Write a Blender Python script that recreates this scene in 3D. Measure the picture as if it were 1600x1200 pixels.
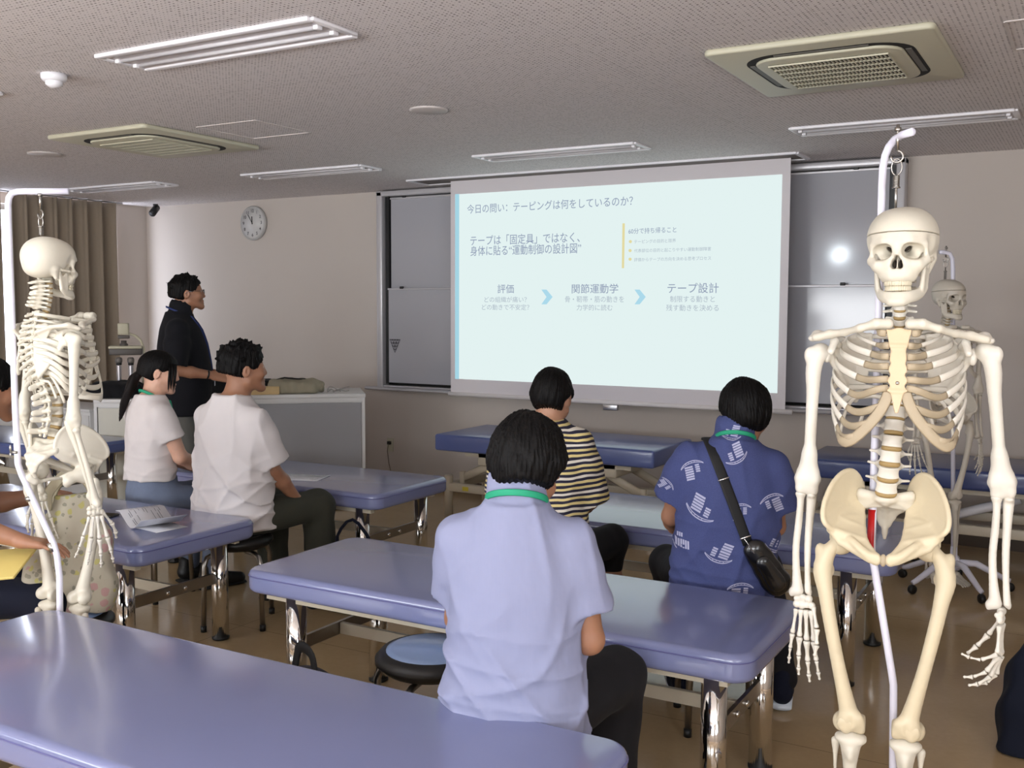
import bpy, bmesh, math, random
import numpy as np
from mathutils import Vector, Matrix, Euler
from mathutils.bvhtree import BVHTree

for o in list(bpy.data.objects):
    bpy.data.objects.remove(o)
scene = bpy.context.scene
COL = scene.collection
PI = math.pi
CEIL, WALLY = 2.6, 7.37

# ---------------------------------------------------------------- camera
CAMH, FPX = 1.58, 1598.12
_yaw, _pit, _rol = -0.52234845, -0.07471495, 0.00373505
_fw = Vector((math.sin(_yaw)*math.cos(_pit), math.cos(_yaw)*math.cos(_pit), math.sin(_pit)))
_r = Vector((math.cos(_yaw), -math.sin(_yaw), 0))
_u = _r.cross(_fw)
_R = math.cos(_rol)*_r + math.sin(_rol)*_u
_U = -math.sin(_rol)*_r + math.cos(_rol)*_u
cam_data = bpy.data.cameras.new('camera')
cam = bpy.data.objects.new('camera', cam_data)
COL.objects.link(cam)
cam.matrix_world = Matrix(((_R.x, _U.x, -_fw.x, 0), (_R.y, _U.y, -_fw.y, 0), (_R.z, _U.z, -_fw.z, CAMH), (0, 0, 0, 1)))
cam_data.sensor_fit = 'HORIZONTAL'
cam_data.sensor_width = 36.0
cam_data.lens = 36.0*FPX/1600
cam_data.clip_start = 0.05
scene.camera = cam

# ---------------------------------------------------------------- world, daylight and exposure
scene.view_settings.view_transform = 'Standard'
scene.view_settings.look = 'None'
scene.view_settings.gamma = 1.0
scene.view_settings.use_curve_mapping = False
scene.view_settings.exposure = 0.0
world = bpy.data.worlds.new('sky')
scene.world = world
world.use_nodes = True
wb = world.node_tree.nodes['Background']
wb.inputs[0].default_value = (0.80, 0.88, 1.0, 1)
wb.inputs[1].default_value = 1.0
WIN_BACK = 4.2      # daylight through the rear windows (window panes glow)
WIN_SIDE = 4.0
WIN_LEFT = 9.0
SLIDE_GAIN = 0.90
# added fill lights just inside the windows, tilted up to brighten the ceiling
FILL_ENERGY = 125.0
for (lx_, ly_, rz_) in ((-6.3, -2.72, 0.0), (-3.1, -2.72, 0.0), (0.1, -2.72, 0.0), (2.52, -0.7, PI/2)):
    ld = bpy.data.lights.new('ceiling_fill', 'AREA'); ld.shape = 'RECTANGLE'; ld.size = 2.4; ld.size_y = 1.3
    ld.energy = FILL_ENERGY; ld.color = (0.97, 0.985, 1.0); ld.spread = math.radians(150)
    lo_ = bpy.data.objects.new('ceiling_fill', ld); COL.objects.link(lo_)
    lo_.location = (lx_, ly_, 1.6); lo_.rotation_euler = (math.radians(90+38), 0, rz_)

def at(x, y, depth):
    """world point seen at photo pixel (x, y) at the given distance along the view axis"""
    d = _R*((x-800)/FPX) - _U*((y-600)/FPX) + _fw
    return Vector((0, 0, CAMH)) + d*depth
def at_z(x, y, z):
    d = _R*((x-800)/FPX) - _U*((y-600)/FPX) + _fw
    return Vector((0, 0, CAMH)) + d*((z-CAMH)/d.z)
def at_y(x, y, Y):
    d = _R*((x-800)/FPX) - _U*((y-600)/FPX) + _fw
    return Vector((0, 0, CAMH)) + d*(Y/d.y)
def at_x(x, y, X):
    d = _R*((x-800)/FPX) - _U*((y-600)/FPX) + _fw
    return Vector((0, 0, CAMH)) + d*(X/d.x)

# ---------------------------------------------------------------- materials
def lin(c):
    return tuple(((v/255)/12.92 if v/255 <= 0.04045 else ((v/255+0.055)/1.055)**2.4) for v in c) + (1.0,)
class NT:
    def __init__(s, name):
        s.m = bpy.data.materials.new(name); s.m.use_nodes = True
        s.t = s.m.node_tree; s.n = s.t.nodes; s.b = s.n['Principled BSDF']; s._c = None
    def node(s, typ, **kw):
        n = s.n.new(typ)
        for k, v in kw.items():
            if k.startswith('i_'):
                n.inputs[int(k[2:])].default_value = v
            else:
                setattr(n, k, v)
        return n
    def link(s, a, b): s.t.links.new(a, b)
    def coord(s):
        if not s._c: s._c = s.node('ShaderNodeTexCoord')
        return s._c.outputs['Object']
    def math(s, op, a, b=None, c=None):
        n = s.node('ShaderNodeMath', operation=op)
        for i, v in enumerate((a, b, c)):
            if v is None: continue
            if isinstance(v, (int, float)): n.inputs[i].default_value = v
            else: s.link(v, n.inputs[i])
        return n.outputs[0]
    def noise(s, scale, detail=2, rough=0.5, vec=None):
        n = s.node('ShaderNodeTexNoise')
        n.inputs['Scale'].default_value = scale; n.inputs['Detail'].default_value = detail; n.inputs['Roughness'].default_value = rough
        s.link(vec if vec is not None else s.coord(), n.inputs['Vector'])
        return n.outputs[0]
    def mapping(s, scale=(1, 1, 1), rot=(0, 0, 0), loc=(0, 0, 0)):
        n = s.node('ShaderNodeMapping')
        n.inputs['Scale'].default_value = scale; n.inputs['Rotation'].default_value = rot; n.inputs['Location'].default_value = loc
        s.link(s.coord(), n.inputs[0]); return n.outputs[0]
    def mix(s, fac, a, b):
        n = s.node('ShaderNodeMix', data_type='RGBA')
        for sock, v in ((n.inputs[0], fac), (n.inputs[6], a), (n.inputs[7], b)):
            if hasattr(v, 'is_linked') or hasattr(v, 'links'): s.link(v, sock)
            else: sock.default_value = v
        return n.outputs[2]
    def ramp(s, fac, stops):
        n = s.node('ShaderNodeValToRGB')
        e = n.color_ramp.elements
        while len(e) < len(stops): e.new(0.5)
        for el, (p, c) in zip(e, stops): el.position = p; el.color = c
        s.link(fac, n.inputs[0]); return n.outputs[0]
    def bump(s, h, strength=0.2, dist=0.01):
        n = s.node('ShaderNodeBump'); n.inputs['Strength'].default_value = strength; n.inputs['Distance'].default_value = dist
        s.link(h, n.inputs['Height']); s.link(n.outputs[0], s.b.inputs['Normal'])
    def base(s, v):
        if hasattr(v, 'links'): s.link(v, s.b.inputs['Base Color'])
        else: s.b.inputs['Base Color'].default_value = v
    def set(s, **kw):
        for k, v in kw.items(): s.b.inputs[k.replace('_', ' ')].default_value = v
def mat(name, c, rough=0.5, metal=0.0, var=0.0, vscale=8, bump=0.0, bscale=120, spec=0.5, sss=0.0, coat=0.0, sheen=0.0):
    t = NT(name); col = lin(c)
    t.set(Roughness=rough, Metallic=metal)
    t.b.inputs['Specular IOR Level'].default_value = spec
    if coat: t.b.inputs['Coat Weight'].default_value = coat; t.b.inputs['Coat Roughness'].default_value = 0.12
    if sheen: t.b.inputs['Sheen Weight'].default_value = sheen
    if sss:
        t.b.inputs['Subsurface Weight'].default_value = sss; t.b.inputs['Subsurface Radius'].default_value = (0.012, 0.005, 0.003); t.b.inputs['Subsurface Scale'].default_value = 1.0
    if var:
        n = t.noise(vscale, 3)
        t.base(t.mix(n, tuple(v*(1-var) for v in col[:3])+(1,), tuple(min(1, v*(1+var)) for v in col[:3])+(1,)))
    else: t.base(col)
    if bump: t.bump(t.noise(bscale, 3), bump, 0.004)
    return t.m
def emis(name, c, strength, base=(0, 0, 0)):
    t = NT(name); t.base(lin(base)); t.b.inputs['Emission Color'].default_value = lin(c); t.b.inputs['Emission Strength'].default_value = strength
    t.set(Roughness=0.8); t.b.inputs['Specular IOR Level'].default_value = 0.0
    return t.m

# ---------------------------------------------------------------- mesh helpers
def mesh_np(name, V, Fq, smooth=True):
    """mesh from a vertex array and a quad/tri index array (fast path)"""
    me = bpy.data.meshes.new(name)
    V = np.asarray(V, np.float32); Fq = np.asarray(Fq, np.int32)
    n, k = Fq.shape
    me.vertices.add(len(V)); me.vertices.foreach_set('co', V.ravel())
    me.loops.add(n*k); me.loops.foreach_set('vertex_index', Fq.ravel())
    me.polygons.add(n); me.polygons.foreach_set('loop_start', np.arange(0, n*k, k, dtype=np.int32))
    me.polygons.foreach_set('loop_total', np.full(n, k, np.int32))
    me.polygons.foreach_set('use_smooth', np.full(n, smooth))
    me.update(calc_edges=True); me.validate()
    return me
def link(name, me, m=None, parent=None, loc=(0, 0, 0), rot=(0, 0, 0), scale=(1, 1, 1)):
    if m is not None and len(me.materials) == 0: me.materials.append(m)
    o = bpy.data.objects.new(name, me); COL.objects.link(o)
    o.location = loc; o.rotation_euler = rot; o.scale = scale
    if parent is not None: o.parent = parent
    return o
def thing(name, label, cat, loc=(0, 0, 0), rotz=0.0, group=None, rot=None):
    o = bpy.data.objects.new(name, None); COL.objects.link(o)
    o.empty_display_size = 0.1; o.location = loc; o.rotation_euler = rot if rot else (0, 0, rotz)
    return tag(o, label, cat, group)
def tag(o, label, cat, group=None):
    o['label'] = label; o['category'] = cat
    if group: o['group'] = group
    return o
def struct(o):
    o['kind'] = 'structure'; return o

class MB:
    """collects shapes into ONE mesh; per-face material slot and smoothing"""
    def __init__(s): s.v = []; s.f = []; s.sm = []; s.mi = []
    def _add(s, vs, fs, smooth, mi=0):
        b = len(s.v); s.v += [tuple(v) for v in vs]
        for f in fs: s.f.append(tuple(i+b for i in f)); s.sm.append(smooth); s.mi.append(mi)
        return s
    def box(s, c, d, rot=None, bev=0.0, seg=2, mi=0):
        bm = bmesh.new(); bmesh.ops.create_cube(bm, size=1)
        for v in bm.verts: v.co = Vector((v.co.x*d[0], v.co.y*d[1], v.co.z*d[2]))
        if bev > 0: bmesh.ops.bevel(bm, geom=bm.edges[:], offset=min(bev, min(d)*0.49), segments=seg, profile=0.5, affect='EDGES')
        R = Euler(rot).to_matrix() if rot is not None and not isinstance(rot, Matrix) else rot
        bm.verts.index_update()
        vs = [((R @ v.co) if R is not None else v.co)+Vector(c) for v in bm.verts]
        s._add(vs, [[v.index for v in f.verts] for f in bm.faces], bev > 0, mi); bm.free(); return s
    def slab(s, c, d, rc, re, nseg=6, eseg=3, mi=0):
        """cushion: rounded-corner plan (radius rc), rounded edges (radius re); c is the centre"""
        hx, hy, hz = d[0]/2, d[1]/2, d[2]/2
        rings = []
        def ring(ins, z):
            r = max(rc-ins, 0.001); pts = []
            for (sx, sy, a0) in ((1, 1, 0), (-1, 1, PI/2), (-1, -1, PI), (1, -1, 3*PI/2)):
                for k in range(nseg+1):
                    a = a0+PI/2*k/nseg
                    pts.append((c[0]+sx*(hx-rc)+r*math.cos(a), c[1]+sy*(hy-rc)+r*math.sin(a), c[2]+z))
            return pts
        for k in range(eseg+1):
            a = PI/2*k/eseg; rings.append(ring(re*(1-math.sin(a)), -hz+re*(1-math.cos(a))))
        for k in range(eseg+1):
            a = PI/2*k/eseg; rings.append(ring(re*(1-math.cos(a)), hz-re+re*math.sin(a)))
        n = len(rings[0]); vs = [p for r in rings for p in r]; fs = []
        for i in range(len(rings)-1):
            for j in range(n): fs.append((i*n+j, i*n+(j+1) % n, (i+1)*n+(j+1) % n, (i+1)*n+j))
        fs.append(tuple(range(n))[::-1]); fs.append(tuple((len(rings)-1)*n+j for j in range(n)))
        return s._add(vs, fs, True, mi)
    def tube(s, pts, r, n=12, caps=True, flat=None, mi=0, up=None):
        """sweep along points; r number or list; flat=(a, b) section scale along frame axes"""
        P = [Vector(p) for p in pts]; m = len(P)
        rs = r if isinstance(r, (list, tuple)) else [r]*m
        T = [(P[min(i+1, m-1)]-P[max(i-1, 0)]).normalized() for i in range(m)]
        ref = Vector(up) if up is not None else (Vector((0, 0, 1)) if abs(T[0].z) < 0.9 else Vector((1, 0, 0)))
        vs = []; fs = []
        fa, fb = flat if flat else (1, 1)
        for i in range(m):
            a = ref-T[i]*ref.dot(T[i]); a.normalize(); b = T[i].cross(a)
            if up is None: ref = a
            for k in range(n):
                t = 2*PI*k/n
                vs.append(P[i]+a*(math.cos(t)*rs[i]*fa)+b*(math.sin(t)*rs[i]*fb))
        for i in range(m-1):
            for k in range(n): fs.append((i*n+k, i*n+(k+1) % n, (i+1)*n+(k+1) % n, (i+1)*n+k))
        if caps: fs.append(tuple(range(n))[::-1]); fs.append(tuple((m-1)*n+k for k in range(n)))
        return s._add(vs, fs, True, mi)
    def lathe(s, prof, c=(0, 0, 0), n=24, axis=None, mi=0, smooth=True):
        """profile [(r, z)...] spun about z (or axis)"""
        q = Vector((0, 0, 1)).rotation_difference(Vector(axis)) if axis is not None else None
        vs = []; fs = []; m = len(prof)
        for (r, z) in prof:
            for k in range(n):
                v = Vector((r*math.cos(2*PI*k/n), r*math.sin(2*PI*k/n), z))
                if q is not None: v = q @ v
                vs.append(v+Vector(c))
        for i in range(m-1):
            for k in range(n): fs.append((i*n+k, i*n+(k+1) % n, (i+1)*n+(k+1) % n, (i+1)*n+k))
        fs.append(tuple(range(n))[::-1]); fs.append(tuple((m-1)*n+k for k in range(n)))
        return s._add(vs, fs, smooth, mi)
    def ball(s, c, r, n=12, m=8, rot=None, mi=0):
        r = r if isinstance(r, (list, tuple)) else (r, r, r)
        R = Euler(rot).to_matrix() if rot else Matrix.Identity(3)
        vs = [Vector(c)+R @ Vector((0, 0, -r[2]))]; fs = []
        for i in range(1, m):
            p = -PI/2+PI*i/m
            for k in range(n): vs.append(Vector(c)+R @ Vector((r[0]*math.cos(p)*math.cos(2*PI*k/n), r[1]*math.cos(p)*math.sin(2*PI*k/n), r[2]*math.sin(p))))
        vs.append(Vector(c)+R @ Vector((0, 0, r[2])))
        for k in range(n): fs.append((0, 1+(k+1) % n, 1+k))
        for i in range(m-2):
            for k in range(n): a = 1+i*n; fs.append((a+k, a+(k+1) % n, a+n+(k+1) % n, a+n+k))
        a = 1+(m-2)*n
        for k in range(n): fs.append((a+k, a+(k+1) % n, len(vs)-1))
        return s._add(vs, fs, True, mi)
    def quad(s, a, b, c, d, mi=0): return s._add([a, b, c, d], [(0, 1, 2, 3)], False, mi)
    def prism(s, poly, z0, z1, mi=0):
        n = len(poly); vs = [(x, y, z0) for x, y in poly]+[(x, y, z1) for x, y in poly]
        fs = [(i, (i+1) % n, n+(i+1) % n, n+i) for i in range(n)]+[tuple(range(n))[::-1], tuple(range(n, 2*n))]
        return s._add(vs, fs, False, mi)
    def xf(s, M):
        s.v = [tuple(M @ Vector(v)) for v in s.v]; return s
    def mesh(s, name, mats=None):
        me = bpy.data.meshes.new(name); me.from_pydata(s.v, [], s.f)
        me.polygons.foreach_set('use_smooth', s.sm); me.polygons.foreach_set('material_index', s.mi)
        if mats:
            for m in (mats if isinstance(mats, (list, tuple)) else [mats]): me.materials.append(m)
        me.update(); return me
    def build(s, name, m, parent=None, loc=(0, 0, 0), rot=(0, 0, 0)):
        return link(name, s.mesh(name, m), None, parent, loc, rot)
def copy_tree(o, parent=None, first=True):
    c = o.copy(); COL.objects.link(c)
    if not first: c.parent = parent
    for ch in list(o.children): copy_tree(ch, c, False)
    return c

# ---------------------------------------------------------------- distance-field modelling (numpy) -> one smooth mesh
class SDF:
    def __init__(s, lo, hi, h):
        s.lo = np.array(lo, np.float32); s.h = h
        s.n = np.ceil((np.array(hi)-np.array(lo))/h).astype(int)+1
        s.ax = [(s.lo[i]+h*np.arange(s.n[i])).astype(np.float32) for i in range(3)]
        s.d = np.full(s.n, 0.5, np.float32)
    def win(s, lo, hi):
        sl = []
        for i in range(3):
            a = int(np.floor((lo[i]-s.lo[i])/s.h)); b = int(np.ceil((hi[i]-s.lo[i])/s.h))+1
            sl.append(slice(max(a, 0), max(min(b, s.n[i]), 0)))
        sl = tuple(sl)
        X = s.ax[0][sl[0]][:, None, None]; Y = s.ax[1][sl[1]][None, :, None]; Z = s.ax[2][sl[2]][None, None, :]
        return sl, X, Y, Z
    def put(s, fn, lo, hi, k=0.01, op='u'):
        m = max(k, 0)+3*s.h
        sl, X, Y, Z = s.win(np.array(lo)-m, np.array(hi)+m)
        if X.size == 0 or Y.size == 0 or Z.size == 0: return s
        q = fn(X, Y, Z); a = s.d[sl]
        if op == 'u':
            r = np.minimum(a, q)
            if k > 0: hh = np.maximum(k-np.abs(a-q), 0)/k; r = r-hh*hh*k*0.25
        else:
            if op == 's': q = -q
            r = np.maximum(a, q)
            if k > 0: hh = np.maximum(k-np.abs(a-q), 0)/k; r = r+hh*hh*k*0.25
        s.d[sl] = r; return s
    def cone(s, a, b, ra, rb=None, k=0.01, op='u', flat=None):
        """tapered capsule a->b; flat=(axis, factor) squashes its section along axis"""
        rb = ra if rb is None else rb
        a = np.array(a, np.float32); b = np.array(b, np.float32); ab = b-a; L2 = float(ab@ab)+1e-12
        fx = None
        if flat is not None:
            fx = np.array(flat[0], np.float32); fx = fx/np.linalg.norm(fx); g = 1.0/flat[1]-1.0
        def fn(X, Y, Z):
            x, y, z = X-a[0], Y-a[1], Z-a[2]
            t = np.clip((x*ab[0]+y*ab[1]+z*ab[2])/L2, 0, 1)
            x, y, z = x-t*ab[0], y-t*ab[1], z-t*ab[2]
            if fx is not None:
                w = (x*fx[0]+y*fx[1]+z*fx[2])*g
                x, y, z = x+w*fx[0], y+w*fx[1], z+w*fx[2]
            d = np.sqrt(x*x+y*y+z*z)-(ra+(rb-ra)*t)
            return d*flat[1] if (fx is not None and flat[1] < 1) else d
        R = max(ra, rb)*(max(1, flat[1]) if flat else 1)
        return s.put(fn, np.minimum(a, b)-R, np.maximum(a, b)+R, k, op)
    def chain(s, pts, rs, k=0.01, op='u', flat=None):
        rs = rs if isinstance(rs, (list, tuple)) else [rs]*len(pts)
        for i in range(len(pts)-1): s.cone(pts[i], pts[i+1], rs[i], rs[i+1], k, op, flat)
        return s
    def chain_z(s, pts, r, zs, k=0.0):
        """constant-radius polyline stretched in z by zs (a tall strap)"""
        P = np.array(pts, np.float32).copy(); P[:, 2] /= zs
        def fn(X, Y, Z):
            best = None
            for i in range(len(P)-1):
                a, ab = P[i], P[i+1]-P[i]; L2 = float(ab@ab)+1e-12
                x, y, z = X-a[0], Y-a[1], Z/zs-a[2]
                t = np.clip((x*ab[0]+y*ab[1]+z*ab[2])/L2, 0, 1)
                d = np.sqrt((x-t*ab[0])**2+(y-t*ab[1])**2+(z-t*ab[2])**2)
                best = d if best is None else np.minimum(best, d)
            return best-r
        q = np.array(pts); e = np.array([r, r, r*zs])
        return s.put(fn, q.min(0)-e, q.max(0)+e, k)
    def ell(s, c, r, k=0.01, op='u', rot=None, p=2.0):
        c = np.array(c, np.float32); r = np.array(r if hasattr(r, '__len__') else (r, r, r), np.float32)
        M = np.array(Euler(rot).to_matrix().transposed(), np.float32) if rot is not None else None
        def fn(X, Y, Z):
            x, y, z = X-c[0], Y-c[1], Z-c[2]
            if M is not None: x, y, z = (M[0, 0]*x+M[0, 1]*y+M[0, 2]*z, M[1, 0]*x+M[1, 1]*y+M[1, 2]*z, M[2, 0]*x+M[2, 1]*y+M[2, 2]*z)
            if p == 2.0:
                k0 = np.sqrt((x/r[0])**2+(y/r[1])**2+(z/r[2])**2)
                k1 = np.sqrt((x/r[0]**2)**2+(y/r[1]**2)**2+(z/r[2]**2)**2)
                return k0*(k0-1)/np.maximum(k1, 1e-6)
            k0 = (np.abs(x/r[0])**p+np.abs(y/r[1])**p+np.abs(z/r[2])**p)**(1/p)
            return (k0-1)*float(r.min())
        R = r if rot is None else np.full(3, r.max())
        return s.put(fn, c-R, c+R, k, op)
    def tri(s, a, b, c, t, k=0.006, op='u'):
        a, b, c = [np.array(q, np.float32) for q in (a, b, c)]
        ba, cb, ac = b-a, c-b, a-c; nor = np.cross(ba, ac)
        e = [(np.cross(ba, nor), ba, a), (np.cross(cb, nor), cb, b), (np.cross(ac, nor), ac, c)]
        nn = float(nor@nor)+1e-20
        def fn(X, Y, Z):
            ins = None; best = None
            for (cn, ed, o) in e:
                x, y, z = X-o[0], Y-o[1], Z-o[2]
                sg = np.sign(cn[0]*x+cn[1]*y+cn[2]*z); ins = sg if ins is None else ins+sg
                tt = np.clip((ed[0]*x+ed[1]*y+ed[2]*z)/float(ed@ed), 0, 1)
                q = (x-tt*ed[0])**2+(y-tt*ed[1])**2+(z-tt*ed[2])**2
                best = q if best is None else np.minimum(best, q)
            pl = (nor[0]*(X-a[0])+nor[1]*(Y-a[1])+nor[2]*(Z-a[2]))**2/nn
            return np.sqrt(np.where(ins < 1.5, best, pl)) - t
        return s.put(fn, np.minimum(np.minimum(a, b), c)-t, np.maximum(np.maximum(a, b), c)+t, k, op)
    def fan(s, c, ring, t, k=0.006, closed=False):
        m = len(ring)
        for i in range(m if closed else m-1): s.tri(c, ring[i], ring[(i+1) % m], t, k)
        return s
    def plane(s, p, nrm, k=0.0, keep='below'):
        """keep the half space below (opposite to nrm) the plane through p"""
        p = np.array(p, np.float32); nrm = np.array(nrm, np.float32); nrm = nrm/np.linalg.norm(nrm)
        fn = lambda X, Y, Z: (X-p[0])*nrm[0]+(Y-p[1])*nrm[1]+(Z-p[2])*nrm[2]+0*(X+Y+Z)
        return s.put(fn, s.lo, s.lo+s.h*s.n, k, 'i')
    def loft(s, st, k=0.02, op='u', M=None, p=2.3, off=0.0):
        """body of superelliptic sections; st rows: z, cx, cy, a, b (in the frame M, 3x4 rows -> local)"""
        st = np.array(st, np.float32); zs = st[:, 0]
        zz = np.linspace(zs[0], zs[-1], 60)
        cols = [np.interp(zz, zs, st[:, i]) for i in range(1, 5)]
        ker = np.array([1, 2, 3, 2, 1])/9.0
        for i in range(4):
            c = np.concatenate([[cols[i][0]]*2, cols[i], [cols[i][-1]]*2]); cols[i] = np.convolve(c, ker, 'valid')
        if M is None: M = np.eye(4)[:3]
        M = np.array(M, np.float64)
        R = M[:, :3]; T = M[:, 3]
        def fn(X, Y, Z):
            x = R[0, 0]*X+R[0, 1]*Y+R[0, 2]*Z+T[0]; y = R[1, 0]*X+R[1, 1]*Y+R[1, 2]*Z+T[1]; z = R[2, 0]*X+R[2, 1]*Y+R[2, 2]*Z+T[2]
            zc = np.clip(z, zs[0], zs[-1])
            cx, cy, a, b = [np.interp(zc, zz, c) for c in cols]
            a = a+off; b = b+off
            q = (np.abs((x-cx)/a)**p+np.abs((y-cy)/b)**p)**(1/p)
            d2 = (q-1)*np.minimum(a, b)*0.9
            dz = np.maximum(zs[0]-z, z-zs[-1])
            return np.where(dz > 0, np.sqrt(np.maximum(d2, 0)**2+dz*dz)*1.0, np.maximum(d2, dz)).astype(np.float32)
        cor = []
        RT = R.T
        for z, cx, cy, a, b in st:
            for sx in (-1, 1):
                for sy in (-1, 1): cor.append(RT@(np.array([cx+sx*(a+off), cy+sy*(b+off), z])-T))
        cor = np.array(cor)
        return s.put(fn, cor.min(0), cor.max(0), k, op)
    def warp(s, fn, lo=None, hi=None):
        """add fn(X,Y,Z) to the field (folds, hair texture)"""
        sl, X, Y, Z = s.win(s.lo if lo is None else lo, s.lo+s.h*s.n if hi is None else hi)
        s.d[sl] = s.d[sl]+fn(X, Y, Z); return s
    def mesh(s, name, smooth=1):
        d = s.d.copy()
        d[0], d[-1] = np.maximum(d[0], s.h), np.maximum(d[-1], s.h)
        d[:, 0], d[:, -1] = np.maximum(d[:, 0], s.h), np.maximum(d[:, -1], s.h)
        d[:, :, 0], d[:, :, -1] = np.maximum(d[:, :, 0], s.h), np.maximum(d[:, :, -1], s.h)
        g = d < 0
        c = np.zeros(s.n-1, np.uint8)
        for i in (0, 1):
            for j in (0, 1):
                for k in (0, 1): c += g[i:s.n[0]-1+i, j:s.n[1]-1+j, k:s.n[2]-1+k]
        act = (c > 0) & (c < 8)
        I = np.argwhere(act)
        if len(I) == 0: return mesh_np(name, np.zeros((3, 3)), np.array([[0, 1, 2]]))
        idx = np.full(act.shape, -1, np.int32); idx[act] = np.arange(len(I))
        acc = np.zeros((len(I), 3), np.float64); cnt = np.zeros(len(I))
        C = [(i, j, k) for i in (0, 1) for j in (0, 1) for k in (0, 1)]
        dv = {q: d[I[:, 0]+q[0], I[:, 1]+q[1], I[:, 2]+q[2]].astype(np.float64) for q in C}
        for q in C:
            for ax in range(3):
                if q[ax] == 0:
                    q2 = list(q); q2[ax] = 1; q2 = tuple(q2)
                    A, B = dv[q], dv[q2]; m = (A < 0) != (B < 0)
                    t = np.where(m, A/np.where(m, A-B, 1), 0)
                    for x in range(3): acc[:, x] += m*(q[x]+(t if x == ax else 0))
                    cnt += m
        V = (I+acc/cnt[:, None])*s.h+s.lo
        fs = []
        for ax in range(3):
            o1, o2 = [(1, 2), (2, 0), (0, 1)][ax]
            a = [slice(None)]*3; b = [slice(None)]*3
            a[ax] = slice(0, s.n[ax]-1); b[ax] = slice(1, s.n[ax])
            A, B = g[tuple(a)], g[tuple(b)]
            E = np.argwhere(A != B)
            E = E[(E[:, o1] > 0) & (E[:, o2] > 0) & (E[:, o1] < s.n[o1]-1) & (E[:, o2] < s.n[o2]-1)]
            ins = A[E[:, 0], E[:, 1], E[:, 2]]
            def cell(u, w):
                q = E.copy(); q[:, o1] -= u; q[:, o2] -= w
                return idx[q[:, 0], q[:, 1], q[:, 2]]
            Q = np.stack([cell(1, 1), cell(0, 1), cell(0, 0), cell(1, 0)], 1)
            Q[~ins] = Q[~ins][:, ::-1]
            fs.append(Q)
        Fq = np.concatenate(fs); Fq = Fq[(Fq >= 0).all(1)]
        for _ in range(smooth):
            S = np.zeros_like(V); N = np.zeros(len(V))
            for i in range(4):
                for j in ((i+1) % 4, (i+3) % 4):
                    np.add.at(S, Fq[:, i], V[Fq[:, j]]); np.add.at(N, Fq[:, i], 1)
            V = 0.5*V+0.5*S/np.maximum(N, 1)[:, None]
        return mesh_np(name, V, Fq)
# ================================================================ ROOM
XL, XR, YB = -8.62, 2.6, -2.8
M_wall = mat('wall_paint', (196, 187, 179), 0.75, var=0.02, vscale=2, bump=0.05, bscale=300)
M_trim = mat('rubber_skirting', (74, 58, 44), 0.5)
M_white = mat('white_paint_metal', (236, 234, 238), 0.35)
M_alu = mat('aluminium', (190, 190, 192), 0.3, 1.0)
M_frame = mat('satin_silver_frame', (206, 204, 207), 0.35, 0.35)
M_chrome = mat('chrome', (225, 222, 218), 0.07, 1.0)
M_steel = mat('brushed_steel', (170, 166, 160), 0.28, 1.0)
M_black = mat('black_plastic', (16, 16, 17), 0.45)
M_dark = mat('dark_gap', (22, 20, 18), 0.8)
M_cream = mat('cream_plastic', (194, 190, 168), 0.45)
M_beige = mat('beige_paint_metal', (200, 190, 170), 0.45)
M_pane = emis('daylight_pane', (240, 246, 255), WIN_BACK)
M_pane_side = emis('daylight_pane_side', (240, 246, 255), WIN_SIDE)
M_pane_left = emis('daylight_pane_left', (232, 238, 255), WIN_LEFT)

# ceiling: rows of punched holes in 0.91 x 0.455 boards
t = NT('perforated_ceiling_board'); t.set(Roughness=0.85)
sep = t.node('ShaderNodeSeparateXYZ'); t.link(t.coord(), sep.inputs[0])
hole = None
for (ax, per) in ((0, 0.0175), (1, 0.0175)): pass
def cellf(sock, per):
    q = t.math('DIVIDE', sock, per); return t.math('SUBTRACT', t.math('FRACT', q), 0.5), t.math('FLOOR', q)
fx, ix = cellf(sep.outputs[0], 0.0190); fy, iy = cellf(sep.outputs[1], 0.0190)
cmb = t.node('ShaderNodeCombineXYZ'); t.link(ix, cmb.inputs[0]); t.link(iy, cmb.inputs[1])
wn = t.node('ShaderNodeTexWhiteNoise', noise_dimensions='2D'); t.link(cmb.outputs[0], wn.inputs['Vector'])
rad = t.math('MULTIPLY_ADD', wn.outputs['Value'], 0.17, 0.07)
dist = t.math('SQRT', t.math('ADD', t.math('MULTIPLY', fx, fx), t.math('MULTIPLY', fy, fy)))
hole = t.math('LESS_THAN', dist, rad)
gx = t.math('ABSOLUTE', cellf(sep.outputs[0], 0.91)[0]); gy = t.math('ABSOLUTE', cellf(sep.outputs[1], 0.455)[0])
seam = t.math('MAXIMUM', t.math('GREATER_THAN', gx, 0.4985), t.math('GREATER_THAN', gy, 0.4965))
c1 = t.mix(hole, lin((222, 216, 216)), lin((100, 92, 92)))
t.base(t.mix(t.math('MULTIPLY', seam, 0.35), c1, lin((110, 102, 98))))
M_ceil = t.m

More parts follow.
